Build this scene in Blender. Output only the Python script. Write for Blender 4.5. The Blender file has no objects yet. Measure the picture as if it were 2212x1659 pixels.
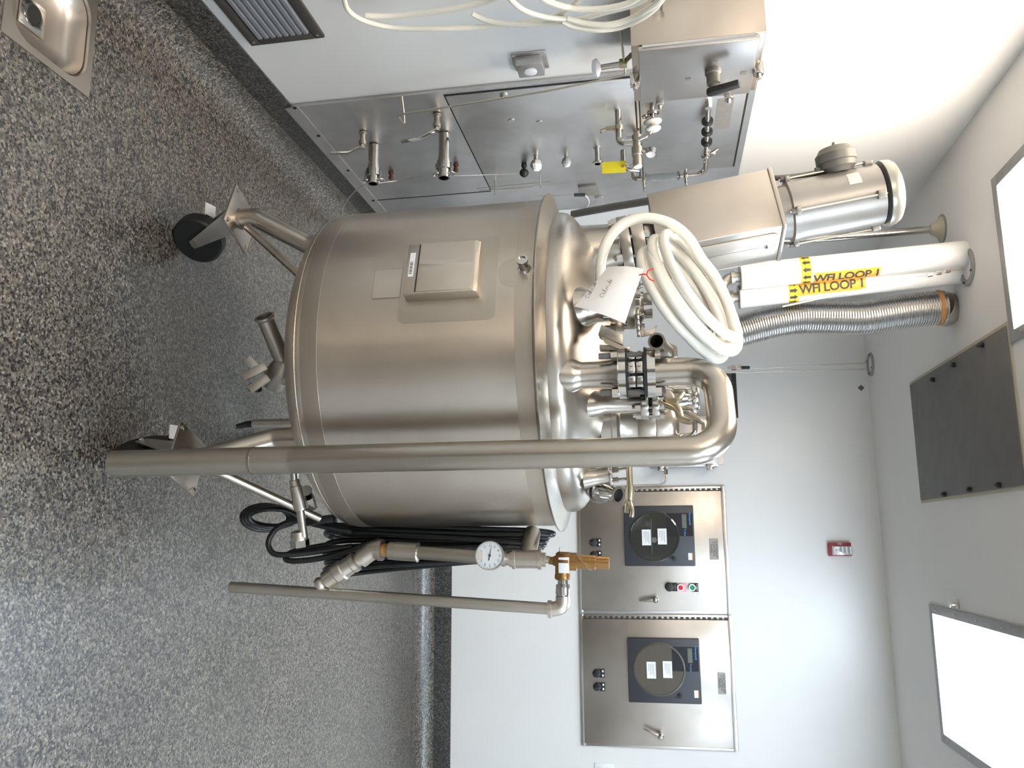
import bpy, bmesh, math, random
from mathutils import Matrix, Vector
random.seed(7)
D2R = math.pi / 180
scn = bpy.context.scene
COL = scn.collection

# ------------------------------------------------------------------ camera
# the photograph is turned a quarter turn: image right is up in the room
CAM_H = 1.5017
FPX = 1780.07
CR = Vector((0.98280301, 0.18085196, -0.03729345))   # room right
CU = Vector((0.00489419, 0.17637797, 0.98431035))    # room up
CF = Vector((-0.1845922, 0.9675657, -0.17245968))    # forward
cam_d = bpy.data.cameras.new('camera')
cam = bpy.data.objects.new('camera', cam_d)
COL.objects.link(cam)
cam_d.sensor_fit = 'HORIZONTAL'
cam_d.sensor_width = 36.0
cam_d.lens = FPX / 2212 * 36.0
cam_d.clip_start = 0.05
_m = Matrix((( CU.x, -CR.x, -CF.x, 0), (CU.y, -CR.y, -CF.y, 0), (CU.z, -CR.z, -CF.z, CAM_H), (0, 0, 0, 1)))
cam.matrix_world = _m
scn.camera = cam

# ------------------------------------------------------------------ light and exposure
world = bpy.data.worlds.new('world')
scn.world = world
world.use_nodes = True
world.node_tree.nodes['Background'].inputs['Color'].default_value = (0.05, 0.05, 0.05, 1)   # closed room
world.node_tree.nodes['Background'].inputs['Strength'].default_value = 0.0
LAMP_STRENGTH = 15.0   # recessed fluorescent fixtures, seen and added, the only light in the room
scn.view_settings.view_transform = 'Standard'
scn.view_settings.look = 'None'
scn.view_settings.gamma = 1.0
scn.view_settings.use_curve_mapping = False
scn.view_settings.exposure = 0.60
scn.cycles.use_denoising = True
scn.cycles.max_bounces = 6
scn.cycles.diffuse_bounces = 4
scn.cycles.glossy_bounces = 3
scn.cycles.caustics_reflective = False
scn.cycles.caustics_refractive = False
scn.cycles.use_adaptive_sampling = True
scn.cycles.adaptive_threshold = 0.04
scn.cycles.sample_clamp_indirect = 6.0

def at(x, y, X=None, Y=None, Z=None):
    """point of the room seen at photo pixel (x, y) on the plane X, Y or Z = const"""
    d = CF + CU * ((x - 1106) / FPX) + CR * ((y - 829.5) / FPX)
    o = Vector((0, 0, CAM_H))
    if X is not None: t = (X - o.x) / d.x
    elif Y is not None: t = (Y - o.y) / d.y
    else: t = (Z - o.z) / d.z
    return o + d * t

# ------------------------------------------------------------------ materials
def _mat(name):
    m = bpy.data.materials.new(name)
    m.use_nodes = True
    return m, m.node_tree, m.node_tree.nodes['Principled BSDF']

def plain(name, col, rough=0.5, metal=0.0, coat=0.0, emit=None, estr=0.0, noise=0.0, nscale=30, trans=0.0, spec=None, sss=0.0, ior=None):
    m, nt, b = _mat(name)
    b.inputs['Base Color'].default_value = (*col, 1)
    b.inputs['Roughness'].default_value = rough
    b.inputs['Metallic'].default_value = metal
    b.inputs['Coat Weight'].default_value = coat
    b.inputs['Transmission Weight'].default_value = trans
    if ior: b.inputs['IOR'].default_value = ior
    if spec is not None: b.inputs['Specular IOR Level'].default_value = spec
    if sss:
        b.inputs['Subsurface Weight'].default_value = sss
        b.inputs['Subsurface Radius'].default_value = (0.02, 0.015, 0.01)
        b.inputs['Subsurface Scale'].default_value = 0.5
    if emit:
        b.inputs['Emission Color'].default_value = (*emit, 1)
        b.inputs['Emission Strength'].default_value = estr
    if noise:
        tc = nt.nodes.new('ShaderNodeTexCoord')
        n = nt.nodes.new('ShaderNodeTexNoise')
        n.inputs['Scale'].default_value = nscale
        n.inputs['Detail'].default_value = 4
        mx = nt.nodes.new('ShaderNodeMixRGB')
        mx.blend_type = 'MULTIPLY'
        mx.inputs['Color1'].default_value = (*col, 1)
        r = nt.nodes.new('ShaderNodeValToRGB')
        r.color_ramp.elements[0].position = 0.3
        r.color_ramp.elements[0].color = (1 - noise, 1 - noise, 1 - noise, 1)
        r.color_ramp.elements[1].position = 0.7
        mx.inputs['Fac'].default_value = 1
        nt.links.new(tc.outputs['Object'], n.inputs['Vector'])
        nt.links.new(n.outputs['Fac'], r.inputs['Fac'])
        nt.links.new(r.outputs['Color'], mx.inputs['Color2'])
        nt.links.new(mx.outputs['Color'], b.inputs['Base Color'])
    return m

def steel(name, col=(0.62, 0.59, 0.55), rough=0.3, stretch=(3, 3, 90), streak=0.16, bump=0.02, blotch=0.0, aniso=0.0, wave=0.0):
    """brushed stainless: fine grain stretched along one axis"""
    m, nt, b = _mat(name)
    b.inputs['Metallic'].default_value = 1.0
    tc = nt.nodes.new('ShaderNodeTexCoord')
    mp = nt.nodes.new('ShaderNodeMapping')
    mp.inputs['Scale'].default_value = stretch
    n = nt.nodes.new('ShaderNodeTexNoise')
    n.inputs['Scale'].default_value = 4.0
    n.inputs['Detail'].default_value = 6
    n2 = nt.nodes.new('ShaderNodeTexNoise')
    n2.inputs['Scale'].default_value = 3.5
    n2.inputs['Detail'].default_value = 3
    nt.links.new(tc.outputs['Object'], mp.inputs['Vector'])
    nt.links.new(mp.outputs['Vector'], n.inputs['Vector'])
    nt.links.new(tc.outputs['Object'], n2.inputs['Vector'])
    mr = nt.nodes.new('ShaderNodeMapRange')
    mr.inputs['From Min'].default_value = 0.3
    mr.inputs['From Max'].default_value = 0.7
    mr.inputs['To Min'].default_value = rough - streak * 0.3
    mr.inputs['To Max'].default_value = rough + streak * 0.3
    nt.links.new(n.outputs['Fac'], mr.inputs['Value'])
    b.inputs['Roughness'].default_value = rough
    if streak > 0.05: nt.links.new(mr.outputs['Result'], b.inputs['Roughness'])
    mx = nt.nodes.new('ShaderNodeMixRGB')
    mx.inputs['Color1'].default_value = (*col, 1)
    k = 0.80 - blotch
    mx.inputs['Color2'].default_value = (col[0] * k, col[1] * k * 0.98, col[2] * k * 0.95, 1)
    r = nt.nodes.new('ShaderNodeMapRange')
    r.inputs['From Min'].default_value = 0.4
    r.inputs['From Max'].default_value = 0.75
    nt.links.new(n2.outputs['Fac'], r.inputs['Value'])
    nt.links.new(r.outputs['Result'], mx.inputs['Fac'])
    nt.links.new(mx.outputs['Color'], b.inputs['Base Color'])
    if aniso:      # circumferential brushing smears reflections up and down
        tg = nt.nodes.new('ShaderNodeTangent')
        tg.direction_type = 'RADIAL'
        tg.axis = 'Z'
        nt.links.new(tg.outputs['Tangent'], b.inputs['Tangent'])
        b.inputs['Anisotropic'].default_value = aniso
        b.inputs['Anisotropic Rotation'].default_value = 0.25
    if wave:       # slightly rolled sheet
        n3 = nt.nodes.new('ShaderNodeTexNoise')
        n3.inputs['Scale'].default_value = 1.0
        n3.inputs['Detail'].default_value = 1
        mp3 = nt.nodes.new('ShaderNodeMapping')
        mp3.inputs['Scale'].default_value = (9, 9, 1.6)
        nt.links.new(tc.outputs['Object'], mp3.inputs['Vector'])
        nt.links.new(mp3.outputs['Vector'], n3.inputs['Vector'])
        b3 = nt.nodes.new('ShaderNodeBump')
        b3.inputs['Strength'].default_value = wave
        b3.inputs['Distance'].default_value = 0.02
        nt.links.new(n3.outputs['Fac'], b3.inputs['Height'])
        nt.links.new(b3.outputs['Normal'], b.inputs['Normal'])
    if bump > 0.1:
        bp = nt.nodes.new('ShaderNodeBump')
        bp.inputs['Strength'].default_value = bump
        bp.inputs['Distance'].default_value = 0.004
        nt.links.new(n.outputs['Fac'], bp.inputs['Height'])
        nt.links.new(bp.outputs['Normal'], b.inputs['Normal'])
    return m

def speckle(name, tones, scale, rough, coat, spread=1.0):
    """trowelled epoxy floor of coloured quartz grains"""
    m, nt, b = _mat(name)
    tc = nt.nodes.new('ShaderNodeTexCoord')
    v = nt.nodes.new('ShaderNodeTexVoronoi')
    v.inputs['Scale'].default_value = scale
    v.inputs['Randomness'].default_value = 1.0
    v2 = nt.nodes.new('ShaderNodeTexVoronoi')
    v2.inputs['Scale'].default_value = scale * 0.55
    r = nt.nodes.new('ShaderNodeValToRGB')
    r.color_ramp.interpolation = 'CONSTANT'
    el = r.color_ramp.elements
    while len(el) < len(tones): el.new(0.5)
    for e, (p, c) in zip(el, tones):
        e.position = p
        e.color = (*c, 1)
    sx = nt.nodes.new('ShaderNodeSeparateColor')
    sx2 = nt.nodes.new('ShaderNodeSeparateColor')
    r2 = nt.nodes.new('ShaderNodeValToRGB')
    r2.color_ramp.interpolation = 'CONSTANT'
    for e, (p, c) in zip(r2.color_ramp.elements, ((0, (1, 1, 1)), (0.8, (0.35, 0.35, 0.36)))):
        e.position = p
        e.color = (*c, 1)
    nz = nt.nodes.new('ShaderNodeTexNoise')
    nz.inputs['Scale'].default_value = 2.2
    nz.inputs['Detail'].default_value = 4
    mr = nt.nodes.new('ShaderNodeMapRange')
    mr.inputs['From Min'].default_value = 0.3
    mr.inputs['From Max'].default_value = 0.7
    mr.inputs['To Min'].default_value = 0.86
    mr.inputs['To Max'].default_value = 1.1
    mx = nt.nodes.new('ShaderNodeMixRGB')
    mx.blend_type = 'MULTIPLY'
    mx.inputs['Fac'].default_value = 0.8
    mx2 = nt.nodes.new('ShaderNodeMixRGB')
    mx2.blend_type = 'MULTIPLY'
    mx2.inputs['Fac'].default_value = 1
    for q in (v, v2, nz): nt.links.new(tc.outputs['Object'], q.inputs['Vector'])
    nt.links.new(v.outputs['Color'], sx.inputs['Color'])
    nt.links.new(sx.outputs['Red'], r.inputs['Fac'])
    nt.links.new(v2.outputs['Color'], sx2.inputs['Color'])
    nt.links.new(sx2.outputs['Green'], r2.inputs['Fac'])
    nt.links.new(r.outputs['Color'], mx.inputs['Color1'])
    nt.links.new(r2.outputs['Color'], mx.inputs['Color2'])
    nt.links.new(nz.outputs['Fac'], mr.inputs['Value'])
    nt.links.new(mx.outputs['Color'], mx2.inputs['Color1'])
    nt.links.new(mr.outputs['Result'], mx2.inputs['Color2'])
    nt.links.new(mx2.outputs['Color'], b.inputs['Base Color'])
    b.inputs['Roughness'].default_value = rough
    b.inputs['Coat Weight'].default_value = coat
    b.inputs['Coat Roughness'].default_value = 0.3
    bp = nt.nodes.new('ShaderNodeBump')
    bp.inputs['Strength'].default_value = 0.25
    bp.inputs['Distance'].default_value = 0.002
    nt.links.new(v.outputs['Distance'], bp.inputs['Height'])
    nt.links.new(bp.outputs['Normal'], b.inputs['Normal'])
    return m

M = {}
M['floor'] = speckle('floor_quartz', [(0, (0.022, 0.020, 0.019)), (0.20, (0.070, 0.060, 0.050)), (0.38, (0.125, 0.108, 0.087)), (0.60, (0.185, 0.160, 0.128)), (0.8, (0.105, 0.098, 0.09)), (0.92, (0.26, 0.235, 0.20))], 175, 0.36, 0.8)
M['cove'] = speckle('cove_quartz', [(0, (0.010, 0.010, 0.010)), (0.34, (0.03, 0.029, 0.027)), (0.58, (0.07, 0.064, 0.056)), (0.84, (0.13, 0.118, 0.10)), (0.94, (0.055, 0.06, 0.06))], 175, 0.38, 0.5)
M['wall'] = plain('wall_white_epoxy', (0.80, 0.785, 0.76), 0.34, noise=0.03, nscale=3)
M['ceiling'] = plain('ceiling_white_paint', (0.84, 0.82, 0.79), 0.6, noise=0.03, nscale=2)
M['tank'] = steel('tank_brushed_steel', (0.60, 0.535, 0.455), 0.38, (2, 2, 120), 0.08, 0.0, aniso=0.8, wave=0.22)
M['head'] = steel('head_satin_steel', (0.51, 0.47, 0.415), 0.29, (3, 3, 30), 0.0, 0.0)
M['seam'] = steel('weld_seam_steel', (0.40, 0.35, 0.30), 0.42, (40, 40, 40), 0.1, 0.2)
M['ground'] = steel('ground_steel', (0.53, 0.47, 0.395), 0.42, (80, 80, 4), 0.1, 0.05)
M['pipe'] = steel('pipe_steel', (0.475, 0.435, 0.375), 0.30, (60, 60, 4), 0.03, 0.0)
M['pipe_dull'] = steel('pipe_dull_steel', (0.56, 0.52, 0.46), 0.38, (60, 60, 4), 0.03, 0.0)
M['leg'] = steel('leg_steel', (0.53, 0.475, 0.41), 0.3, (30, 30, 5), 0.03, 0.0)
M['chrome'] = steel('polished_fitting', (0.56, 0.54, 0.505), 0.13, (20, 20, 20), 0.03, 0.0)
M['cast'] = steel('cast_fitting_steel', (0.60, 0.55, 0.48), 0.36, (60, 60, 60), 0.03, 0.0)
M['panel'] = steel('panel_brushed_steel', (0.66, 0.655, 0.66), 0.4, (60, 3, 3), 0.14, 0.03, blotch=0.06)
M['panel2'] = steel('panel_worn_steel', (0.72, 0.71, 0.71), 0.42, (60, 60, 3), 0.14, 0.03, blotch=0.1)
M['cabinet'] = steel('cabinet_brushed_steel', (0.50, 0.46, 0.415), 0.36, (3, 60, 70), 0.14, 0.03)
M['cabinet_trim'] = steel('cabinet_trim_steel', (0.66, 0.63, 0.60), 0.28, (30, 30, 30), 0.03, 0.0)
M['enclosure'] = steel('enclosure_brushed_steel', (0.56, 0.54, 0.53), 0.36, (3, 60, 60), 0.12, 0.03)
M['hood'] = steel('hood_sheet_steel', (0.59, 0.525, 0.455), 0.3, (20, 20, 4), 0.03, 0.0)
M['motor'] = plain('motor_painted_steel', (0.40, 0.375, 0.34), 0.38, metal=0.75, noise=0.12, nscale=14)
M['motor_cap'] = plain('motor_fan_cover_paint', (0.45, 0.44, 0.38), 0.32, metal=0.6, noise=0.1, nscale=14)
M['jbox'] = plain('junction_box_grey_paint', (0.20, 0.19, 0.165), 0.45, metal=0.3, noise=0.1, nscale=20)
M['brass'] = steel('aged_bronze', (0.45, 0.255, 0.10), 0.33, (20, 20, 20), 0.03, 0.0, blotch=0.1)
M['brass2'] = steel('tarnished_clamp_brass', (0.50, 0.44, 0.31), 0.33, (20, 20, 20), 0.03, 0.0)
M['black'] = plain('black_rubber', (0.012, 0.012, 0.012), 0.45)
M['cable'] = plain('black_cable_jacket', (0.010, 0.010, 0.010), 0.32)
M['black_plastic'] = plain('black_plastic', (0.018, 0.018, 0.019), 0.4)
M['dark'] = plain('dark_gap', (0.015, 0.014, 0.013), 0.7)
M['hose'] = plain('translucent_silicone', (0.86, 0.815, 0.71), 0.22, coat=0.3)
M['hose2'] = plain('clear_tubing', (0.78, 0.74, 0.64), 0.25, coat=0.2)
M['paper'] = plain('paper', (0.74, 0.71, 0.67), 0.8, noise=0.04, nscale=8)
M['label_white'] = plain('white_label', (0.82, 0.82, 0.83), 0.6)
M['ink'] = plain('dark_ink', (0.05, 0.045, 0.04), 0.6)
M['red'] = plain('red_twist_tie', (0.75, 0.03, 0.015), 0.5)
M['yellow'] = plain('yellow_card', (0.90, 0.80, 0.04), 0.7, noise=0.05, nscale=40)
M['orange'] = plain('orange_pipe_label', (0.90, 0.42, 0.03), 0.45)
M['amber'] = plain('yellow_arrow_tape', (0.95, 0.60, 0.03), 0.45)
M['white_jacket'] = plain('white_pvc_jacket', (0.80, 0.78, 0.75), 0.35)
M['white_plastic'] = plain('white_plastic', (0.86, 0.86, 0.85), 0.4)
M['grey_frame'] = plain('grey_painted_frame', (0.34, 0.335, 0.325), 0.45, metal=0.2, noise=0.1, nscale=20)
M['vent_frame'] = plain('vent_frame_grey', (0.085, 0.075, 0.065), 0.5, metal=0.4)
M['vent_slat'] = plain('vent_slat_grey', (0.33, 0.34, 0.37), 0.4, metal=0.5)
M['access'] = plain('grey_access_panel', (0.15, 0.143, 0.135), 0.6, noise=0.15, nscale=12)
M['caulk'] = plain('cream_caulk', (0.55, 0.50, 0.38), 0.7)
M['recorder'] = plain('recorder_charcoal', (0.040, 0.042, 0.050), 0.42, noise=0.08, nscale=60)
M['recorder_black'] = plain('recorder_black_fascia', (0.010, 0.011, 0.016), 0.25)
M['chart_dark'] = plain('chart_window_smoked', (0.035, 0.034, 0.028), 0.08, coat=0.5)
M['chart_brown'] = plain('chart_plate_brown', (0.085, 0.072, 0.055), 0.3)
M['lcd'] = plain('lcd_grey', (0.13, 0.14, 0.12), 0.3)
M['blue'] = plain('blue_print', (0.10, 0.38, 0.85), 0.5)
M['btn_red'] = plain('red_button', (0.62, 0.02, 0.03), 0.35)
M['btn_green'] = plain('green_button', (0.01, 0.28, 0.13), 0.35)
M['pink'] = plain('faded_red_legend', (0.82, 0.38, 0.46), 0.6)
M['strobe_red'] = plain('strobe_red', (0.35, 0.035, 0.04), 0.4)
M['strobe_lens'] = plain('strobe_lens', (0.6, 0.62, 0.66), 0.1, metal=0.6)
M['glass'] = plain('clear_glass', (0.95, 0.97, 0.97), 0.03, trans=1.0, ior=1.45)
M['dial'] = plain('dial_face', (0.62, 0.63, 0.62), 0.5)
M['pencil'] = plain('pencil_grey', (0.22, 0.19, 0.18), 0.7)
M['rust'] = plain('thread_sealant', (0.45, 0.22, 0.07), 0.6)
M['rustdot'] = plain('rusty_bolt', (0.11, 0.035, 0.02), 0.6)
M['plate_grey'] = plain('etched_plate', (0.36, 0.34, 0.31), 0.45, metal=0.5, noise=0.1, nscale=40)
M['sign_black'] = plain('black_sign', (0.015, 0.016, 0.016), 0.5)
M['lamp_warm'] = plain('lamp_diffuser_warm', (1, 1, 1), 0.5, emit=(1.0, 0.89, 0.76), estr=LAMP_STRENGTH)
M['lamp_cool'] = plain('lamp_diffuser_cool', (1, 1, 1), 0.5, emit=(0.72, 0.86, 1.0), estr=LAMP_STRENGTH)
M['duct'] = steel('duct_ribbed_steel', (0.50, 0.485, 0.47), 0.22, (20, 20, 20), 0.0, 0.0)
M['sink'] = steel('floor_sink_steel', (0.58, 0.52, 0.46), 0.38, (20, 20, 20), 0.03, 0.0)
M['door_grey'] = plain('door_dark_grey', (0.13, 0.14, 0.155), 0.5)
M['window_frame'] = plain('window_frame_white', (0.7, 0.7, 0.7), 0.5)

# ------------------------------------------------------------------ mesh helpers
def V(*a):
    return Vector(a[0] if len(a) == 1 else a)

def frame(o, z, x=None):
    """matrix with origin o, local z along z and local x near x"""
    z = V(z).normalized()
    x = V(x) if x is not None else (V(1, 0, 0) if abs(z.x) < 0.9 else V(0, 1, 0))
    y = z.cross(x).normalized()
    x = y.cross(z).normalized()
    o = V(o)
    return Matrix(((x.x, y.x, z.x, o.x), (x.y, y.y, z.y, o.y), (x.z, y.z, z.z, o.z), (0, 0, 0, 1)))

def catmull(pts, n=8, closed=False):
    pts = [V(p) for p in pts]
    out = []
    N = len(pts)
    rng = N if closed else N - 1
    for i in range(rng):
        if closed: a, b, c, d = (pts[(i + k - 1) % N] for k in range(4))
        else: a, b, c, d = pts[max(i - 1, 0)], pts[i], pts[i + 1], pts[min(i + 2, N - 1)]
        for j in range(n):
            t = j / n
            out.append(0.5 * ((2 * b) + (c - a) * t + (2 * a - 5 * b + 4 * c - d) * t * t + (3 * b - a - 3 * c + d) * t ** 3))
    if not closed: out.append(pts[-1])
    return out

def fillet(pts, rad, n=8):
    """polyline with rounded corners"""
    pts = [V(p) for p in pts]
    out = [pts[0]]
    for i in range(1, len(pts) - 1):
        a, b, c = pts[i - 1], pts[i], pts[i + 1]
        r = rad[i - 1] if isinstance(rad, (list, tuple)) else rad
        d1, d2 = (a - b).normalized(), (c - b).normalized()
        ang = d1.angle(d2)
        if ang > math.pi - 0.02 or r <= 0:
            out.append(b); continue
        t = min(r / math.tan(ang / 2), (a - b).length * 0.49, (c - b).length * 0.49)
        rr = t * math.tan(ang / 2)
        ctr = b + (d1 + d2).normalized() * (rr / math.sin(ang / 2))
        p0, p1 = b + d1 * t, b + d2 * t
        u, w = p0 - ctr, p1 - ctr
        tot = u.angle(w)
        ax = u.cross(w).normalized()
        for k in range(n + 1):
            out.append(ctr + Matrix.Rotation(tot * k / n, 3, ax) @ u)
    out.append(pts[-1])
    return out

class MB:
    def __init__(s, Mx=None):
        s.v, s.f, s.M = [], [], Mx
    def add(s, vs, fs):
        o = len(s.v)
        if s.M is not None: vs = [s.M @ V(p) for p in vs]
        s.v += [tuple(p) for p in vs]
        s.f += [tuple(i + o for i in q) for q in fs]
        return s
    def box(s, a, b):
        x0, y0, z0 = (min(a[i], b[i]) for i in range(3))
        x1, y1, z1 = (max(a[i], b[i]) for i in range(3))
        return s.add([(x0, y0, z0), (x1, y0, z0), (x1, y1, z0), (x0, y1, z0), (x0, y0, z1), (x1, y0, z1), (x1, y1, z1), (x0, y1, z1)],
                     [(0, 3, 2, 1), (4, 5, 6, 7), (0, 1, 5, 4), (1, 2, 6, 5), (2, 3, 7, 6), (3, 0, 4, 7)])
    def cbox(s, c, sz):
        return s.box([c[i] - sz[i] / 2 for i in range(3)], [c[i] + sz[i] / 2 for i in range(3)])
    def lathe(s, prof, seg=32, Mx=None, cap=True):
        """prof of (r, z) in the frame Mx"""
        vs, fs = [], []
        n = len(prof)
        for r, z in prof:
            for k in range(seg):
                a = 2 * math.pi * k / seg
                p = V(r * math.cos(a), r * math.sin(a), z)
                vs.append(Mx @ p if Mx is not None else p)
        for i in range(n - 1):
            for k in range(seg):
                k2 = (k + 1) % seg
                fs.append((i * seg + k, i * seg + k2, (i + 1) * seg + k2, (i + 1) * seg + k))
        if cap:
            if prof[0][0] > 1e-5: fs.append(tuple(range(seg - 1, -1, -1)))
            if prof[-1][0] > 1e-5: fs.append(tuple((n - 1) * seg + k for k in range(seg)))
        return s.add(vs, fs)
    def cyl(s, a, b, r, r2=None, seg=20):
        a, b = V(a), V(b)
        L = (b - a).length
        return s.lathe([(r, 0), (r if r2 is None else r2, L)], seg, frame(a, b - a))
    def ring(s, a, b, ro, ri, seg=28):
        a, b = V(a), V(b)
        L = (b - a).length
        return s.lathe([(ri, 0), (ro, 0), (ro, L), (ri, L), (ri, 0)], seg, frame(a, b - a), cap=False)
    def hexp(s, a, b, r):
        return s.cyl(a, b, r, seg=6)
    def tube(s, pts, r, seg=12, closed=False, cap=True, hollow=0):
        pts = [V(p) for p in pts]
        N = len(pts)
        rs = r if isinstance(r, (list, tuple)) else [r] * N
        T = []
        for i in range(N):
            if closed: t = pts[(i + 1) % N] - pts[i - 1]
            else: t = pts[min(i + 1, N - 1)] - pts[max(i - 1, 0)]
            T.append(t.normalized())
        x = T[0].orthogonal().normalized()
        vs, fs = [], []
        for i in range(N):
            if i:
                ax = T[i - 1].cross(T[i])
                if ax.length > 1e-7:
                    x = Matrix.Rotation(T[i - 1].angle(T[i]), 3, ax.normalized()) @ x
            x = (x - T[i] * x.dot(T[i])).normalized()
            y = T[i].cross(x)
            for k in range(seg):
                a = 2 * math.pi * k / seg
                vs.append(pts[i] + (x * math.cos(a) + y * math.sin(a)) * rs[i])
        for i in range(N if closed else N - 1):
            j = (i + 1) % N
            for k in range(seg):
                k2 = (k + 1) % seg
                fs.append((i * seg + k, i * seg + k2, j * seg + k2, j * seg + k))
        if cap and not closed:
            fs.append(tuple(range(seg - 1, -1, -1)))
            fs.append(tuple((N - 1) * seg + k for k in range(seg)))
        return s.add(vs, fs)
    def prism(s, pts, d):
        """closed outline pts extruded by vector d"""
        pts = [V(p) for p in pts]
        d = V(d)
        n = len(pts)
        nn = V(0, 0, 0)
        for i in range(n): nn += pts[i].cross(pts[(i + 1) % n])
        if nn.dot(d) > 0: pts = pts[::-1]
        return s.add(pts + [p + d for p in pts], [tuple(range(n)), tuple(range(2 * n - 1, n - 1, -1))] + [(i, i + n, (i + 1) % n + n, (i + 1) % n) for i in range(n)])
    def build(s, name, mat, parent=None, bevel=0.0, bseg=2, ang=34, smooth=True):
        me = bpy.data.meshes.new(name)
        me.from_pydata(s.v, [], s.f)
        if bevel:
            bm = bmesh.new()
            bm.from_mesh(me)
            es = [e for e in bm.edges if len(e.link_faces) == 2 and e.calc_face_angle(0) > 0.5]
            bmesh.ops.bevel(bm, geom=es, offset=bevel, segments=bseg, affect='EDGES', profile=0.5, clamp_overlap=True)
            bm.to_mesh(me)
            bm.free()
        me.update()
        if smooth:
            me.polygons.foreach_set('use_smooth', [True] * len(me.polygons))
            me.set_sharp_from_angle(angle=ang * D2R)
        me.materials.append(mat if not isinstance(mat, str) else M[mat])
        return link(name, me, parent)

def link(name, me, parent=None, Mx=None):
    o = bpy.data.objects.new(name, me)
    COL.objects.link(o)
    if Mx is not None: o.matrix_basis = Mx
    if parent is not None:
        o.parent = parent
        o.matrix_parent_inverse = Matrix.Translation(-V(parent.location)) if parent.type == 'EMPTY' else Matrix.Identity(4)
    return o

def thing(name, label, cat, loc=(0, 0, 0), group=None):
    o = bpy.data.objects.new(name, None)
    COL.objects.link(o)
    o.location = loc
    o.empty_display_size = 0.05
    return tag(o, label, cat, group)

def tag(o, label, cat, group=None):
    o['label'] = label
    o['category'] = cat
    if group: o['group'] = group
    return o

def struct(o):
    o['kind'] = 'structure'
    return o

def lab(o, t):
    o['label'] = t
    return o

def text_mesh(s, size, mat, spacing=1.0, bold=0.0):
    c = bpy.data.curves.new('lettering', 'FONT')
    c.body = s
    c.size = size
    c.align_x = 'CENTER'
    c.align_y = 'CENTER'
    c.resolution_u = 3
    c.space_character = spacing
    c.extrude = 0.0004
    c.offset = size * bold
    o = bpy.data.objects.new('lettering', c)
    COL.objects.link(o)
    bpy.context.view_layer.update()
    me = bpy.data.meshes.new_from_object(o.evaluated_get(bpy.context.evaluated_depsgraph_get()))
    bpy.data.objects.remove(o)
    me.name = 'lettering'
    me.materials.clear()
    me.materials.append(M[mat])
    return me

def on_back(x, y, dy=0.0):
    return at(x, y, Y=YB - dy)

# ------------------------------------------------------------------ room shell
XL, XR, YB, YF, HC = -1.588, 2.75, 5.104, -1.6, 2.74
SX0, SX1, SY0, SY1 = -1.497, -1.190, 1.525, 1.835      # floor sink opening

def build_room():
    # floor with the opening for the sunk basin
    a, b = 0.012, 0.012
    xs = [XL - .1, SX0 + a, SX1 - a, XR + .1]
    ys = [YF - .1, SY0 + b, SY1 - b, YB + .1]
    m = MB()
    vs = [(x, y, 0) for y in ys for x in xs]
    fs = [(j * 4 + i, j * 4 + i + 1, j * 4 + i + 5, j * 4 + i + 4) for j in range(3) for i in range(3) if not (i == 1 and j == 1)]
    m.add(vs, fs)
    struct(m.build('floor', 'floor', smooth=False))
    struct(MB().box((XL - .1, YF - .1, HC), (XR + .1, YB + .1, HC + .1)).build('ceiling', 'ceiling', smooth=False))
    struct(MB().box((XL - .1, YF - .1, 0), (XL, YB + .1, HC)).build('wall_left', 'wall', smooth=False))
    struct(MB().box((XL, YB, 0), (XR, YB + .1, HC)).build('wall_back', 'wall', smooth=False))
    struct(MB().box((XL, YF - .1, 0), (XR, YF, HC)).build('wall_front', 'wall', smooth=False))
    struct(MB().box((XR, YF, 0), (XR + .1, YB, HC)).build('wall_right', 'wall', smooth=False))
    # unseen door behind the photographer, added for its dark reflection in the tank
    d = struct(MB().box((-.72, YF, 0.0), (.25, YF + .045, 2.1)).build('door_1', 'door_grey', bevel=.004))
    MB().cyl((-.64, YF + .045, 1.0), (-.64, YF + .10, 1.0), .012).tube([(-.64, YF + .095, 1.0), (-.51, YF + .095, 1.0)], .011).build('door_handle', 'chrome', d)
    # coved skirting: upright strip curving out into the floor
    up = [(0, .207), (.007, .207), (.008, .203), (.008, .100), (0, .100)]
    cur = [(0, .100), (.008, .100)]
    for k in range(1, 11):
        a = k / 10 * math.pi / 2
        cur.append((.008 + .095 * (1 - math.cos(a)), .100 - .0985 * math.sin(a)))
    cur += [(.115, -.003), (0, -.003)]
    def cove(name, pt):
        par = None
        for prof, nm, mt in ((up, name, 'cove'), (cur, 'cove_curve', 'floor')):
            n = len(prof)
            vs = [pt(d, z, 0) for d, z in prof] + [pt(d, z, 1) for d, z in prof]
            fs = [(i, (i + 1) % n, (i + 1) % n + n, i + n) for i in range(n)]
            o = MB().add(vs, fs).build(nm, mt, par, ang=50)
            bm2 = bmesh.new(); bm2.from_mesh(o.data); bmesh.ops.recalc_face_normals(bm2, faces=bm2.faces); bm2.to_mesh(o.data); bm2.free()
            if par is None: par = struct(o)
    cove('baseboard_left', lambda d, z, e: (XL + d, YF if e == 0 else YB, z))
    cove('baseboard_back', lambda d, z, e: (XL if e == 0 else XR, YB - d, z))
    cove('baseboard_right', lambda d, z, e: (XR - d, YF if e == 0 else YB, z))
    cove('baseboard_front', lambda d, z, e: (XL if e == 0 else XR, YF + d, z))
build_room()

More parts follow.
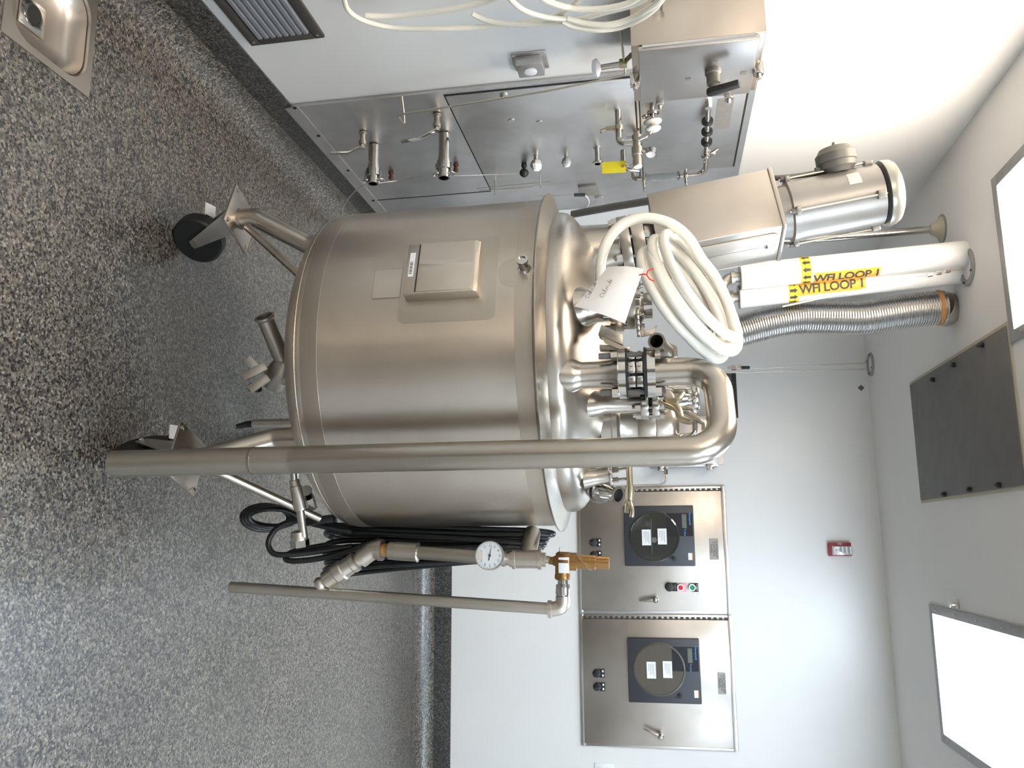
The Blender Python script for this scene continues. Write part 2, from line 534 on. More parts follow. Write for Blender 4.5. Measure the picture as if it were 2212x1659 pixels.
def build_ceiling_lights():
    spots = [((.312, 3.100), 'recessed ceiling light nearest the control cabinets'),
             ((-1.281, 1.872), 'recessed ceiling light nearest the left wall, above the mixing tank'),
             ((.312, .450), 'recessed ceiling light out of view above the photographer'),
             ((-1.281, -.80), 'added recessed ceiling light out of view behind the photographer'),
             ((1.905, 1.872), 'added recessed ceiling light out of view at the right wall'),
             ((1.905, -.80), 'added recessed ceiling light out of view in the corner behind the photographer')]
    for (x, y), l in spots:  # out-of-view fixtures are added on the seen ones' spacing to light the room
        w, L, fr = .615, 1.217, .042
        t = thing('ceiling_light', l, 'ceiling light', (x + w / 2, y + L / 2, HC), 'recessed ceiling lights')
        m = MB()
        z0, z1 = HC - .008, HC + .0
        m.box((x, y, z0), (x + w, y + fr, z1)).box((x, y + L - fr, z0), (x + w, y + L, z1)).box((x, y + fr, z0), (x + fr, y + L - fr, z1)).box((x + w - fr, y + fr, z0), (x + w, y + L - fr, z1))
        f = m.build('frame', 'grey_frame', t, bevel=.002)
        for sx in (.02, w - .02):
            for k in range(5):
                yy = y + .1 + k * (L - .2) / 4
                MB().cyl((x + sx, yy, HC - .011), (x + sx, yy, HC - .006), .006, seg=8).build('screw', 'motor', f)
        MB().box((x + fr, y + fr, HC - .004), (x + w - fr, y + L - fr, HC - .001)).build('diffuser', 'lamp_cool' if x > 0 else 'lamp_warm', t, smooth=False)
build_ceiling_lights()

def build_access_panel():
    x0, x1, y0, y1 = -.735, -.172, 3.105, 4.272
    t = thing('ceiling_access_panel', 'dark grey metal access panel in the ceiling with black latches', 'access panel', ((x0 + x1) / 2, (y0 + y1) / 2, HC))
    MB().box((x0, y0, HC - .012), (x1, y1, HC)).build('panel', 'access', t, bevel=.003)
    m = MB(); e = .014
    m.box((x0 - e, y0 - e, HC - .006), (x1 + e, y0, HC)).box((x0 - e, y1, HC - .006), (x1 + e, y1 + e, HC)).box((x0 - e, y0, HC - .006), (x0, y1, HC)).box((x1, y0, HC - .006), (x1 + e, y1, HC))
    m.build('caulk_edge', 'caulk', t)
    for px, py in ((1990 + 52, 1068), (2097, 1058), (2160, 1048), (2063, 788), (2124, 745), (2018, 820)):
        p = at(px, py, Z=HC - .012)
        m = MB().cyl((p.x, p.y, HC - .026), (p.x, p.y, HC - .012), .011, seg=12)
        m.box((p.x - .005, p.y - .016, HC - .032), (p.x + .005, p.y + .016, HC - .024))
        m.build('latch', 'black_plastic', t, bevel=.001)
build_access_panel()

def ceiling_ring(px, py, r, label, group=None):
    p = at(px, py, Z=HC - .002)
    t = thing('ceiling_escutcheon', label, 'escutcheon', (p.x, p.y, HC), group)
    MB().lathe([(r * .66, HC), (r * .66, HC - .006), (r * .72, HC - .010), (r * .94, HC - .010), (r, HC - .004), (r, HC)], 40, Matrix.Translation((p.x, p.y, 0)), cap=False).build('ring', 'grey_frame', t)
    MB().lathe([(r * .68, HC - .003), (0.0, HC - .003)], 40, Matrix.Translation((p.x, p.y, 0)), cap=False).build('sealant', 'ceiling', t)
    for k in range(4):
        a = k * math.pi / 2 + .5
        MB().cyl((p.x + r * .82 * math.cos(a), p.y + r * .82 * math.sin(a), HC - .014), (p.x + r * .82 * math.cos(a), p.y + r * .82 * math.sin(a), HC - .008), .005, seg=8).build('screw', 'rustdot', t)
    return p
ra = ceiling_ring(1881, 787, .070, 'grey escutcheon ring on the ceiling over two thin steel tubes', 'grey ceiling escutcheons')
rb = ceiling_ring(2090, 577, .076, 'grey escutcheon ring on the ceiling beside the white insulated pipes', 'grey ceiling escutcheons')

def build_sample_tubes():
    # two thin tubes with a needle valve dropping from the ring near the back wall
    t = thing('instrument_tube', 'pair of thin steel tubes with a small black-handled valve on the back wall', 'tubing', (ra.x, ra.y, HC))
    y = YB - .10
    for i, (p0, p1) in enumerate((((1872, 784), (1545, 800)), ((1872, 797), (1545, 806)))):
        MB().tube([at(*p0, Y=y), at(*p1, Y=y)], .003, 8).build('tube', 'cast', t)
    c, d = at(1590, 794, Y=y - .01), at(1603, 792, Y=y - .01)
    v = MB().cbox(c, (.026, .03, .05)).cyl(c - V(0, .03, 0), c + V(0, .03, 0), .012).cyl(c - V(0, 0, .05), c + V(0, 0, .05), .009).build('needle_valve', 'cast', t, bevel=.002)
    MB().cyl(c + V(0.004, -.01, .03), c + V(.006, -.012, .078), .010, seg=10).build('valve_handle', 'black_plastic', v)
    # single rod with compression fittings dropping from the ring by the insulated pipes
    t = thing('instrument_tube', 'thin steel rod slanting from the ceiling ring past the white pipes', 'tubing', (rb.x, rb.y, HC))
    q0, q1 = at(2074, 580, Y=3.34), at(1690, 662, Y=3.27)
    MB().tube([q0, q1], .0035, 8).build('rod', 'cast', t)
    dd = (q1 - q0).normalized()
    for s in (.04, .075, .11): MB().hexp(q0 + dd * s, q0 + dd * (s + .018), .008).build('fitting', 'chrome', t)
build_sample_tubes()

def build_sprinkler():
    p = at(2069, 1305, Z=HC)
    t = thing('sprinkler_head', 'tiny brass sprinkler head on the ceiling beside the light', 'sprinkler', (p.x, p.y, HC))
    MB().lathe([(.020, HC), (.020, HC - .004), (.008, HC - .006), (.006, HC - .025)], 16, Matrix.Translation((p.x, p.y, 0))).build('body', 'cast', t)
    MB().lathe([(.001, HC - .030), (.014, HC - .032), (.014, HC - .034), (.001, HC - .034)], 16, Matrix.Translation((p.x, p.y, 0))).build('deflector', 'cast', t)
build_sprinkler()

# ------------------------------------------------------------------ back wall
def back_box(m, x0, x1, z0, z1, d0, d1):
    return m.box((x0, YB - d0, z0), (x1, YB - d1, z1))

FB = Matrix(((1, 0, 0, 0), (0, 0, -1, 0), (0, 1, 0, 0), (0, 0, 0, 1)))   # text plane facing the camera from the back wall
def back_text(s, size, mat, c, parent, spacing=1.0):
    me = text_mesh(s, size, mat, spacing)
    return link('lettering', me, parent, Matrix.Translation(c) @ FB)

def build_cabinet(x0, x1, rec, label, name2, buttons, knobs, handle_px, plate_px, chart):
    z0, z1 = .9975, 1.881
    t = thing('control_cabinet', label, 'control cabinet', ((x0 + x1) / 2, YB, z0), 'wall control cabinets')
    m = MB(); w = .024
    back_box(m, x0, x1, z0, z0 + w, 0, .016); back_box(m, x0, x1, z1 - w, z1, 0, .016); back_box(m, x0, x0 + w, z0 + w, z1 - w, 0, .016); back_box(m, x1 - w, x1, z0 + w, z1 - w, 0, .016)
    m.build('frame', 'cabinet_trim', t, bevel=.003)
    dr = back_box(MB(), x0 + .028, x1 - .016, z0 + .017, z1 - .025, 0, .030).build('door', 'cabinet', t, bevel=.003)
    m = MB()
    for k in range(27):
        zz = z0 + .03 + k * (z1 - z0 - .06) / 26
        m.cyl((x0 + .019, YB - .024, zz - .009), (x0 + .019, YB - .024, zz + .009), .006, seg=8)
    m.build('hinge', 'vent_frame', t)
    # chart recorder
    rx0, rz0, rx1, rz1 = rec
    rc = back_box(MB(), rx0, rx1, rz0, rz1, .03, .075).build('chart_recorder', 'recorder', t, bevel=.006)
    c = on_back(*chart, .078)
    cx, cz = c.x, c.z
    dk = 'chart_dark' if buttons else 'chart_brown'
    fr = frame((cx, YB - .0735, cz), (0, -1, 0), (1, 0, 0))
    MB().lathe([(.148, 0), (.148, .004), (.140, .006), (.138, .002), (0.0, .002)], 56, fr, cap=False).build('chart_window', dk, rc)
    if buttons:   # chart hub and pen arm seen through the window
        MB().cyl((cx + .02, YB - .076, cz), (cx + .02, YB - .080, cz), .016).box((cx - .1, YB - .078, cz - .016), (cx + .1, YB - .0765, cz - .013)).build('pen_arm', 'lcd', rc)
    sx = rx0 + .045
    back_box(MB(), sx, sx + .135, cz + .075, rz1 - .008, .0735, .0765).build('fascia', 'recorder_black', rc)
    # keep the black fascia clear of the round window
    back_box(MB(), sx + .008, sx + .088, rz1 - .068, rz1 - .042, .076, .0785).build('display', 'lcd', rc)
    back_text('Honeywell', .017, 'blue', (sx + .034, YB - .0775, rz1 - .022), rc)
    back_text('Truline', .015, 'blue', (sx + .113, YB - .0775, rz1 - .053), rc)
    for dxx, dz, nm in ((.005, -.045, 'sticker'), (.000, .047, 'sticker')):
        o = back_box(MB(), cx - .046 + dxx, cx + .046 + dxx, cz + dz - .026, cz + dz + .026, .078, .0795).build(nm, 'label_white', rc)
        mm = MB()
        for q in range(4):
            ww = (.07, .055, .06, .04)[q]
            mm.box((cx + dxx - .035, YB - .0801, cz + dz + .012 - q * .009), (cx + dxx - .035 + ww, YB - .0795, cz + dz + .0145 - q * .009))
        mm.build('print', 'grey_frame', o, smooth=False)
    kx, kz = rx1 - .042, cz + .112
    MB().cyl((kx, YB - .07, kz), (kx, YB - .088, kz), .012).box((kx - .004, YB - .094, kz - .012), (kx + .004, YB - .086, kz + .012)).build('latch_knob', 'black_plastic', rc, bevel=.001)
    back_box(MB(), rx1 - .075, rx1 - .035, rz1 - .040, rz1 - .020, .0745, .0762).build('sticker', 'label_white', rc)
    back_box(MB(), rx1 - .075, rx1 - .035, rz1 - .020, rz1 - .015, .0745, .0762).build('sticker_stripe', 'orange', rc)
    # round head labels and selector knobs under the recorder
    for kp in knobs:
        c = on_back(*kp, .03)
        k = MB().cyl((c.x, YB - .03, c.z), (c.x, YB - .045, c.z), .024).cyl((c.x, YB - .045, c.z), (c.x, YB - .07, c.z), .018).box((c.x - .006, YB - .085, c.z - .018), (c.x + .006, YB - .068, c.z + .018)).build('selector_knob', 'black_plastic', t, bevel=.0015)
        lp = back_box(MB(), c.x - .024, c.x + .024, c.z + .015, c.z + .046, .03, .036).build('legend_plate', 'recorder_black', k)
        mm = MB()
        mm.box((c.x - .018, YB - .0366, c.z + .032), (c.x - .006, YB - .036, c.z + .041)).box((c.x + .006, YB - .0366, c.z + .032), (c.x + .018, YB - .036, c.z + .041))
        mm.build('legend_print', 'label_white', k, smooth=False)
    if buttons:
        for i, bpx in enumerate(buttons):
            c = on_back(*bpx, .03)
            if i == 0:
                k = MB().cyl((c.x, YB - .03, c.z - .008), (c.x, YB - .045, c.z - .008), .026).cyl((c.x, YB - .045, c.z - .008), (c.x, YB - .075, c.z - .008), .020).build('selector_switch', 'black_plastic', t, bevel=.001)
                back_box(MB(), c.x - .024, c.x + .024, c.z + .005, c.z + .036, .03, .036).build('legend_plate', 'recorder_black', k)
                back_box(MB(), c.x - .016, c.x + .016, c.z + .022, c.z + .030, .036, .0366).build('legend_print', 'lcd', k)
            else:
                o = MB().ring((c.x, YB - .03, c.z), (c.x, YB - .05, c.z), .021, .014).build('push_button', 'label_white', t, bevel=.0015)
                MB().cyl((c.x, YB - .03, c.z), (c.x, YB - .046, c.z), .0142).build('button_cap', 'btn_red' if i == 1 else 'btn_green', o)
                p = back_box(MB(), c.x - .025, c.x + .025, c.z - .004, c.z + .036, .03, .034).build('legend_plate', 'pink' if i == 1 else 'recorder_black', o)
                back_text('STOP' if i == 1 else 'START', .013, 'label_white', (c.x, YB - .0345, c.z + .028), o)
    # door handle
    (ax, ay), (bx, by) = handle_px
    a, b = on_back(ax, ay, .06), on_back(bx, by, .06)
    h = MB().cyl((b.x, YB - .03, b.z), (b.x, YB - .062, b.z), .017).lathe([(.0001, .018), (.012, .015), (.018, .006), (.018, 0)], 18, frame((b.x, YB - .062, b.z), (0, -1, 0))).build('door_handle', 'chrome', t)
    MB().tube([b, b + (a - b) * .5 + V(0, -.006, 0), a], [.013, .010, .006], 12).build('lever', 'chrome', h)
    # engraved name plate
    (qx0, qy0), (qx1, qy1) = plate_px
    a, b = on_back(qx0, qy0, .03), on_back(qx1, qy1, .03)
    p = back_box(MB(), a.x, b.x, a.z, b.z, .03, .033).build('name_plate', 'plate_grey', t)
    cx, cz, hh = (a.x + b.x) / 2, (a.z + b.z) / 2, (b.z - a.z)
    for k, s in enumerate(('STATION ' + name2, 'CONTROL', 'PANEL')):
        back_text(s, .0185, 'ink', (cx, YB - .0335, cz + hh * (.31 - .31 * k)), p)
    return t

build_cabinet(-.304, .4355, (-.190, 1.279, .162, 1.688), 'stainless control cabinet with red and green push buttons', '#7',
              [(1449, 1268), (1470, 1269), (1495, 1269)], [(1282, 1172), (1283, 1199)], ((1381, 1297), (1416, 1296)), ((1532, 1163), (1553, 1209)), (1413, 1159))
build_cabinet(.4415, 1.184, (.570, 1.278, .927, 1.688), 'stainless control cabinet without push buttons, right of the other', '#8',
              None, [(1289, 1454), (1290, 1483)], ((1391, 1573), (1427, 1591)), ((1550, 1452), (1569, 1500)), (1424, 1446))

def build_strobe():
    a, b = on_back(1787, 1172), on_back(1838, 1201)
    t = thing('fire_alarm_strobe', 'small red fire alarm strobe high on the back wall', 'alarm strobe', ((a.x + b.x) / 2, YB, a.z))
    back_box(MB(), a.x, b.x, a.z, b.z, 0, .035).build('housing', 'strobe_red', t, bevel=.005)
    o = MB().prism([(a.x + .016, YB - .035, a.z + .012), (b.x - .004, YB - .035, a.z + .012), (b.x - .008, YB - .055, a.z + .02), (a.x + .022, YB - .055, a.z + .02)], (0, 0, b.z - a.z - .02)).build('lens', 'strobe_lens', t, bevel=.003)
    m = MB()
    for k in range(5): m.box((a.x + .024, YB - .0565, a.z + .022 + k * .022), (b.x - .012, YB - .054, a.z + .031 + k * .022))
    m.build('flash_tube', 'label_white', o)
    me = text_mesh('FIRE', .014, 'label_white')
    link('lettering', me, t, Matrix.Translation((a.x + .008, YB - .0355, (a.z + b.z) / 2)) @ FB @ Matrix.Rotation(math.pi / 2, 4, 'Z'))
build_strobe()

def build_black_sign():
    x0, x1, z0, z1 = -.991, -.712, 1.895, 1.982
    t = thing('wall_sign', 'black rectangular sign with white lettering on the back wall', 'sign', ((x0 + x1) / 2, YB, z0))
    back_box(MB(), x0, x1, z0, z1, 0, .004).build('board', 'sign_black', t)
    back_text('DOCUMENT FOR', .030, 'grey_frame', ((x0 + x1) / 2 - .02, YB - .0045, (z0 + z1) / 2 + .004), t)
build_black_sign()

def build_wall_outlet():
    c = on_back(1306, 1650)
    t = thing('wall_outlet', 'white electrical outlet on the back wall at the picture edge', 'outlet', (c.x, YB, c.z - .057))
    back_box(MB(), c.x - .005, c.x + .07, c.z - .057, c.z + .057, 0, .006).build('plate', 'white_plastic', t, bevel=.002)
    for dz in (-.02, .02):
        s = back_box(MB(), c.x + .015, c.x + .05, c.z + dz - .014, c.z + dz + .014, .006, .009).build('socket', 'white_plastic', t, bevel=.002)
        MB().box((c.x + .025, YB - .0095, c.z + dz - .004), (c.x + .027, YB - .0088, c.z + dz + .006)).box((c.x + .037, YB - .0095, c.z + dz - .004), (c.x + .039, YB - .0088, c.z + dz + .006)).build('slot', 'dark', s)
build_wall_outlet()

def build_diamond():
    c = on_back(1860, 838)
    r = .019
    tag(MB().prism([(c.x - r, YB, c.z), (c.x, YB, c.z + r), (c.x + r, YB, c.z), (c.x, YB, c.z - r)], (0, -.003, 0)).build('wall_marker', 'access', smooth=False), 'small dark grey diamond marker on the back wall near the ceiling', 'marker')
build_diamond()

def build_junction_enclosure():
    # steel box on the back wall, mostly behind the big pipe, with a thin tube leaving it
    x1 = on_back(1500, 1008, .12).x
    a, b = on_back(1405, 1008, .12), on_back(1552, 998, .12)
    x0 = x1 - .30
    t = thing('instrument_box', 'steel instrument box with clamps on the back wall behind the bent pipe', 'instrument box', (x0 + .15, YB, a.z))
    back_box(MB(), x0, x1, a.z, b.z, 0, .12).build('body', 'enclosure', t, bevel=.004)
    back_box(MB(), x0 + .01, x1 - .01, a.z + .012, b.z - .012, .12, .14).build('door', 'enclosure', t, bevel=.004)
    for zz in (a.z + .06, b.z - .05):
        MB().box((x1 - .012, YB - .15, zz - .018), (x1 + .022, YB - .10, zz + .018)).cyl((x1 + .008, YB - .15, zz), (x1 + .008, YB - .16, zz), .009).build('door_clamp', 'chrome', t, bevel=.001)
    for zz in (a.z - .018, b.z + .018): MB().box((x0 + .04, YB - .01, zz - .02), (x1 - .02, YB, zz + .02)).build('mounting_foot', 'enclosure', t)
    y = YB - .06
    f = at(1438, 1014, Y=y)
    MB().hexp(f - V(.02, 0, 0), f + V(.03, 0, 0), .014).build('fitting', 'chrome', t)
    MB().tube(fillet([f, at(1440, 1047, Y=y), at(1330, 1050, Y=y), at(1240, 1054, Y=y)], .04), .006, 10).build('tube', 'cast', t)
build_junction_enclosure()

# ------------------------------------------------------------------ left wall
XP = -1.572      # face of the steel utility panel
def lw(x, y, d=0.0):
    """pixel -> point at distance d off the utility panel face"""
    return at(x, y, X=XP + d)

def lbox(m, y0, y1, z0, z1, d0, d1, x=XL):
    return m.box((x + d0, y0, z0), (x + d1, y1, z1))

def build_utility_panel():
    y0, y1, z0, z1 = 2.625, 3.78, .183, 1.892
    t = thing('utility_panel', 'large stainless steel utility panel with valves on the left wall', 'wall panel', (XL, (y0 + y1) / 2, z0))
    lbox(MB(), y0, y1, z0, z1, 0, .013).build('backing_plate', 'panel', t)
    bs = lbox(MB(), y0, y1, z0, z0 + .052, .013, .016).build('base_strip', 'panel2', t)
    for px, py in ((637, 233), (688, 293), (752, 368), (806, 433)):
        p = at(px, py, X=XP)
        MB().cyl((XL + .015, p.y, p.z), (XL + .0185, p.y, p.z), .007, seg=10).build('screw', 'dark', bs)
    # service door with black gasket
    a0, a1, b0, b1 = 2.650, 3.470, .790, 1.462
    lbox(MB(), a0 - .006, a1 + .006, b0 - .006, b1 + .006, .013, .0145).build('gasket', 'dark', t)
    d = lbox(MB(), a0, a1, b0, b1, .0135, .019).build('service_door', 'panel2', t, bevel=.002)
    for px, py in ((1105, 258), (1165, 262)):
        p = at(px, py, X=XP)
        MB().lathe([(.012, 0), (.012, .003), (.006, .004), (0.0, .004)], 14, frame((XL + .019, p.y, p.z), (1, 0, 0))).build('door_lock', 'panel', d)
    p = at(1088, 203, X=XP)
    MB().lathe([(.014, 0), (.014, .006), (.008, .009), (0, .009)], 14, frame((XL + .019, p.y, p.z), (1, 0, 0))).build('door_lock', 'chrome', d)
    # upper door
    a0, a1, b0, b1 = 2.70, 3.432, 1.480, 1.860
    lbox(MB(), a0 - .006, a1 + .006, b0 - .004, b1 + .008, .013, .0145).build('gasket', 'dark', t)
    d = lbox(MB(), a0, a1, b0, b1, .0135, .019).build('upper_door', 'panel', t, bevel=.002)
    pl = [at(px, py, X=XP) for px, py in ((1550, 212), (1575, 275))]
    lbox(MB(), pl[0].y, pl[1].y, pl[0].z, pl[1].z, .019, .020).build('sticker', 'plate_grey', d)
    lbox(MB(), 3.494, 3.499, .236, .784, .013, .0145).build('seam', 'dark', t)
    # small junction plate and hinge at the far end of the panel
    for (px, py, qx, qy), nm in (((1248, 402, 1292, 418), 'cover_plate'), ((1285, 425, 1308, 448), 'hinge_plate')):
        a, b = at(px, py, X=XP), at(qx, qy, X=XP)
        lbox(MB(), a.y, b.y, a.z, b.z, .013, .024).build(nm, 'panel2' if nm == 'hinge_plate' else 'plate_grey', t, bevel=.002)
build_utility_panel()

XV = V(1, 0, 0)
def build_ports():
    # two flanged ports with quick couplings
    for (px, py), L, l in (((960, 290), .185, 'steel coupling pipe on the utility panel just below its service door'), ((808, 315), .165, 'steel coupling pipe lowest on the utility panel near the floor')):
        b = lw(px, py)
        t = thing('coupling_pipe', l, 'pipe fitting', b, 'coupling pipes on the utility panel')
        r = .022
        MB().lathe([(r, 0), (r, L * .55), (r * 1.12, L * .56), (r * 1.12, L * .62), (r * 1.3, L * .63), (r * 1.3, L * .8), (r * 1.05, L * .82), (r * 1.05, L), (r * .8, L), (r * .8, L * .75)], 24, frame(b, XV), cap=False).build('pipe', 'chrome', t)
        MB().lathe([(r * .8, 0), (0, 0)], 20, frame(b + XV * L * .76, XV), cap=False).build('bore', 'dark', t)
        for s in (-1, 1):
            c = b + XV * (L * .8) + V(0, 0, s * r * 1.35)
            cm = MB().cbox(c, (.05, .014, .008)).build('cam_lever', 'chrome', t, bevel=.002)
            MB().tube([c + XV * .02 + V(0, .016 * math.cos(k), .002 + .016 * math.sin(k)) for k in [i * math.pi / 6 for i in range(12)]], .0022, 6, closed=True).build('pull_ring', 'chrome', cm)
    # lever valves
    for (px, py), (hx, hy), l in (((944, 248), (866, 306), 'lever valve with a bent steel handle below the service door'), ((784, 287), (712, 331), 'lever valve with a bent steel handle nearest the floor on the utility panel')):
        b = lw(px, py)
        t = thing('lever_valve', l, 'valve', b, 'lever valves on the utility panel')
        MB().lathe([(.016, 0), (.016, .004), (.011, .006), (.011, .035), (.015, .036), (.015, .050), (.009, .052), (.009, .06)], 20, frame(b, XV)).build('stem', 'cast', t)
        MB().hexp(b + XV * .052, b + XV * .066, .011).build('nut', 'chrome', t)
        e = at(hx, hy, X=XP + .105)
        o = b + XV * .06
        k1 = o + (e - o) * .2 + XV * .002
        k2 = o + (e - o) * .45 + XV * .012
        pts = [o, k1, k2, e]
        m = MB()
        wv = (e - o).cross(XV).normalized() * .011
        nv = XV * .0025
        vs, fs = [], []
        for p in pts:
            vs += [p - wv - nv, p + wv - nv, p + wv + nv, p - wv + nv]
        for i in range(3):
            for k in range(4): fs.append((i * 4 + k, i * 4 + (k + 1) % 4, i * 4 + 4 + (k + 1) % 4, i * 4 + 4 + k))
        fs += [(3, 2, 1, 0), (12, 13, 14, 15)]
        m.add(vs, fs).build('handle', 'chrome', t, bevel=.001)
    # rusty plug bolts
    for (px, py), l in (((985, 355), 'rusty plug beside the upper coupling pipe'), ((845, 372), 'rusty plug beside the lower coupling pipe')):
        b = lw(px, py)
        t = thing('pipe_plug', l, 'plug', b, 'rusty plugs on the utility panel')
        MB().lathe([(.008, 0), (.008, .02), (.011, .021), (.011, .03), (.007, .034), (0, .034)], 10, frame(b, XV)).build('plug', 'rustdot', t)
        MB().hexp(b, b + XV * .008, .012).build('nut', 'rustdot', t)
    # thin looping probe wire and chain between the couplings
    pts = [lw(x, y, d) for x, y, d in ((1122, 374, .03), (1060, 377, .04), (965, 380, .06), (900, 384, .06), (860, 390, .05), (820, 395, .08), (790, 398, .1), (765, 415, .12), (745, 440, .14), (739, 462, .16), (745, 490, .16))]
    tag(MB().tube(catmull(pts, 6), .0022, 6).build('probe_wire', 'cast'), 'thin silver wire looping from the black ball down behind the tank', 'wire')
    b = lw(1132, 352)
    t = thing('float_ball', 'black rubber ball on the thin silver wire', 'ball', b)
    MB().lathe([(.0001, -.020), (.010, -.017), (.018, -.008), (.020, 0), (.018, .008), (.010, .017), (.0001, .020)], 18, frame(b + XV * .045, V(0, 0, 1))).build('ball', 'black', t)
    MB().lathe([(.0001, -.013), (.009, -.010), (.013, 0), (.009, .010), (.0001, .013)], 14, frame(b + XV * .012, V(0, 0, 1))).build('collar', 'black', t)
build_ports()

def build_rail():
    t = thing('wire_rail', 'thin wire rail standing off the far end of the utility panel', 'rail', lw(1070, 415))
    for (a, b) in (((1030, 407), (1190, 392)), ((1035, 412), (1150, 404))):
        MB().tube([lw(*a, .03), lw(*b, .03)], .0018, 6).build('rail', 'cast', t)
    for x, y, y2 in ((1069, 388, 425), (1167, 372, 421)):
        MB().tube([lw(x, y, .0), lw(x, y, .0) + XV * .075], .0025, 8).build('post', 'chrome', t)
    t = thing('sensor_cable', 'short white sensor cable with black plug beside the tank rim', 'cable', lw(1250, 420, .06))
    d = .06
    MB().tube([lw(1155, 424, d), lw(1236, 421, d)], .003, 8).build('probe', 'chrome', t)
    MB().cyl(lw(1240, 421, d), lw(1264, 421, d), .0075, seg=12).build('plug', 'black_plastic', t)
    MB().tube(catmull([lw(1262, 421, d), lw(1270, 428, d), lw(1272, 440, d), lw(1263, 452, d), lw(1250, 462, d)], 6), .0028, 8).build('lead', 'white_plastic', t)
build_rail()

def build_wrapped_ports():
    for (px, py), s, l in (((1158, 335), 1.0, 'port wrapped in white film next to the black ball'), ((1223, 333), .82, 'smaller port wrapped in white film near the yellow card')):
        b = lw(px, py)
        t = thing('wrapped_port', l, 'capped port', b, 'film-wrapped ports on the utility panel')
        MB().cyl(b, b + XV * .03, .010 * s).build('stub', 'chrome', t)
        rnd = random.Random(px)
        m = MB()
        prof = [(.008, .018), (.018, .028), (.023, .045), (.020, .060), (.010, .068), (.0005, .070)]
        vs, fs, seg = [], [], 12
        F_ = frame(b, XV)
        for r, z in prof:
            for k in range(seg):
                q = r * s * (1 + rnd.uniform(-.16, .16))
                a = 2 * math.pi * k / seg
                vs.append(F_ @ V(q * math.cos(a), q * math.sin(a), z * s + rnd.uniform(-.002, .002)))
        for i in range(len(prof) - 1):
            for k in range(seg): fs.append((i * seg + k, i * seg + (k + 1) % seg, (i + 1) * seg + (k + 1) % seg, (i + 1) * seg + k))
        m.add(vs, fs).build('film_wrap', 'white_plastic', t, ang=20)
    b = lw(1290, 318)
    t = thing('sanitary_port', 'short open steel ferrule port beside the yellow card', 'port', b)
    MB().lathe([(.016, 0), (.016, .004), (.0105, .006), (.0105, .06), (.022, .068), (.022, .074), (.012, .074), (.010, .05)], 24, frame(b, XV), cap=False).build('ferrule', 'chrome', t)
    MB().lathe([(.0105, 0), (0, 0)], 16, frame(b + XV * .052, XV), cap=False).build('bore', 'dark', t)
build_wrapped_ports()

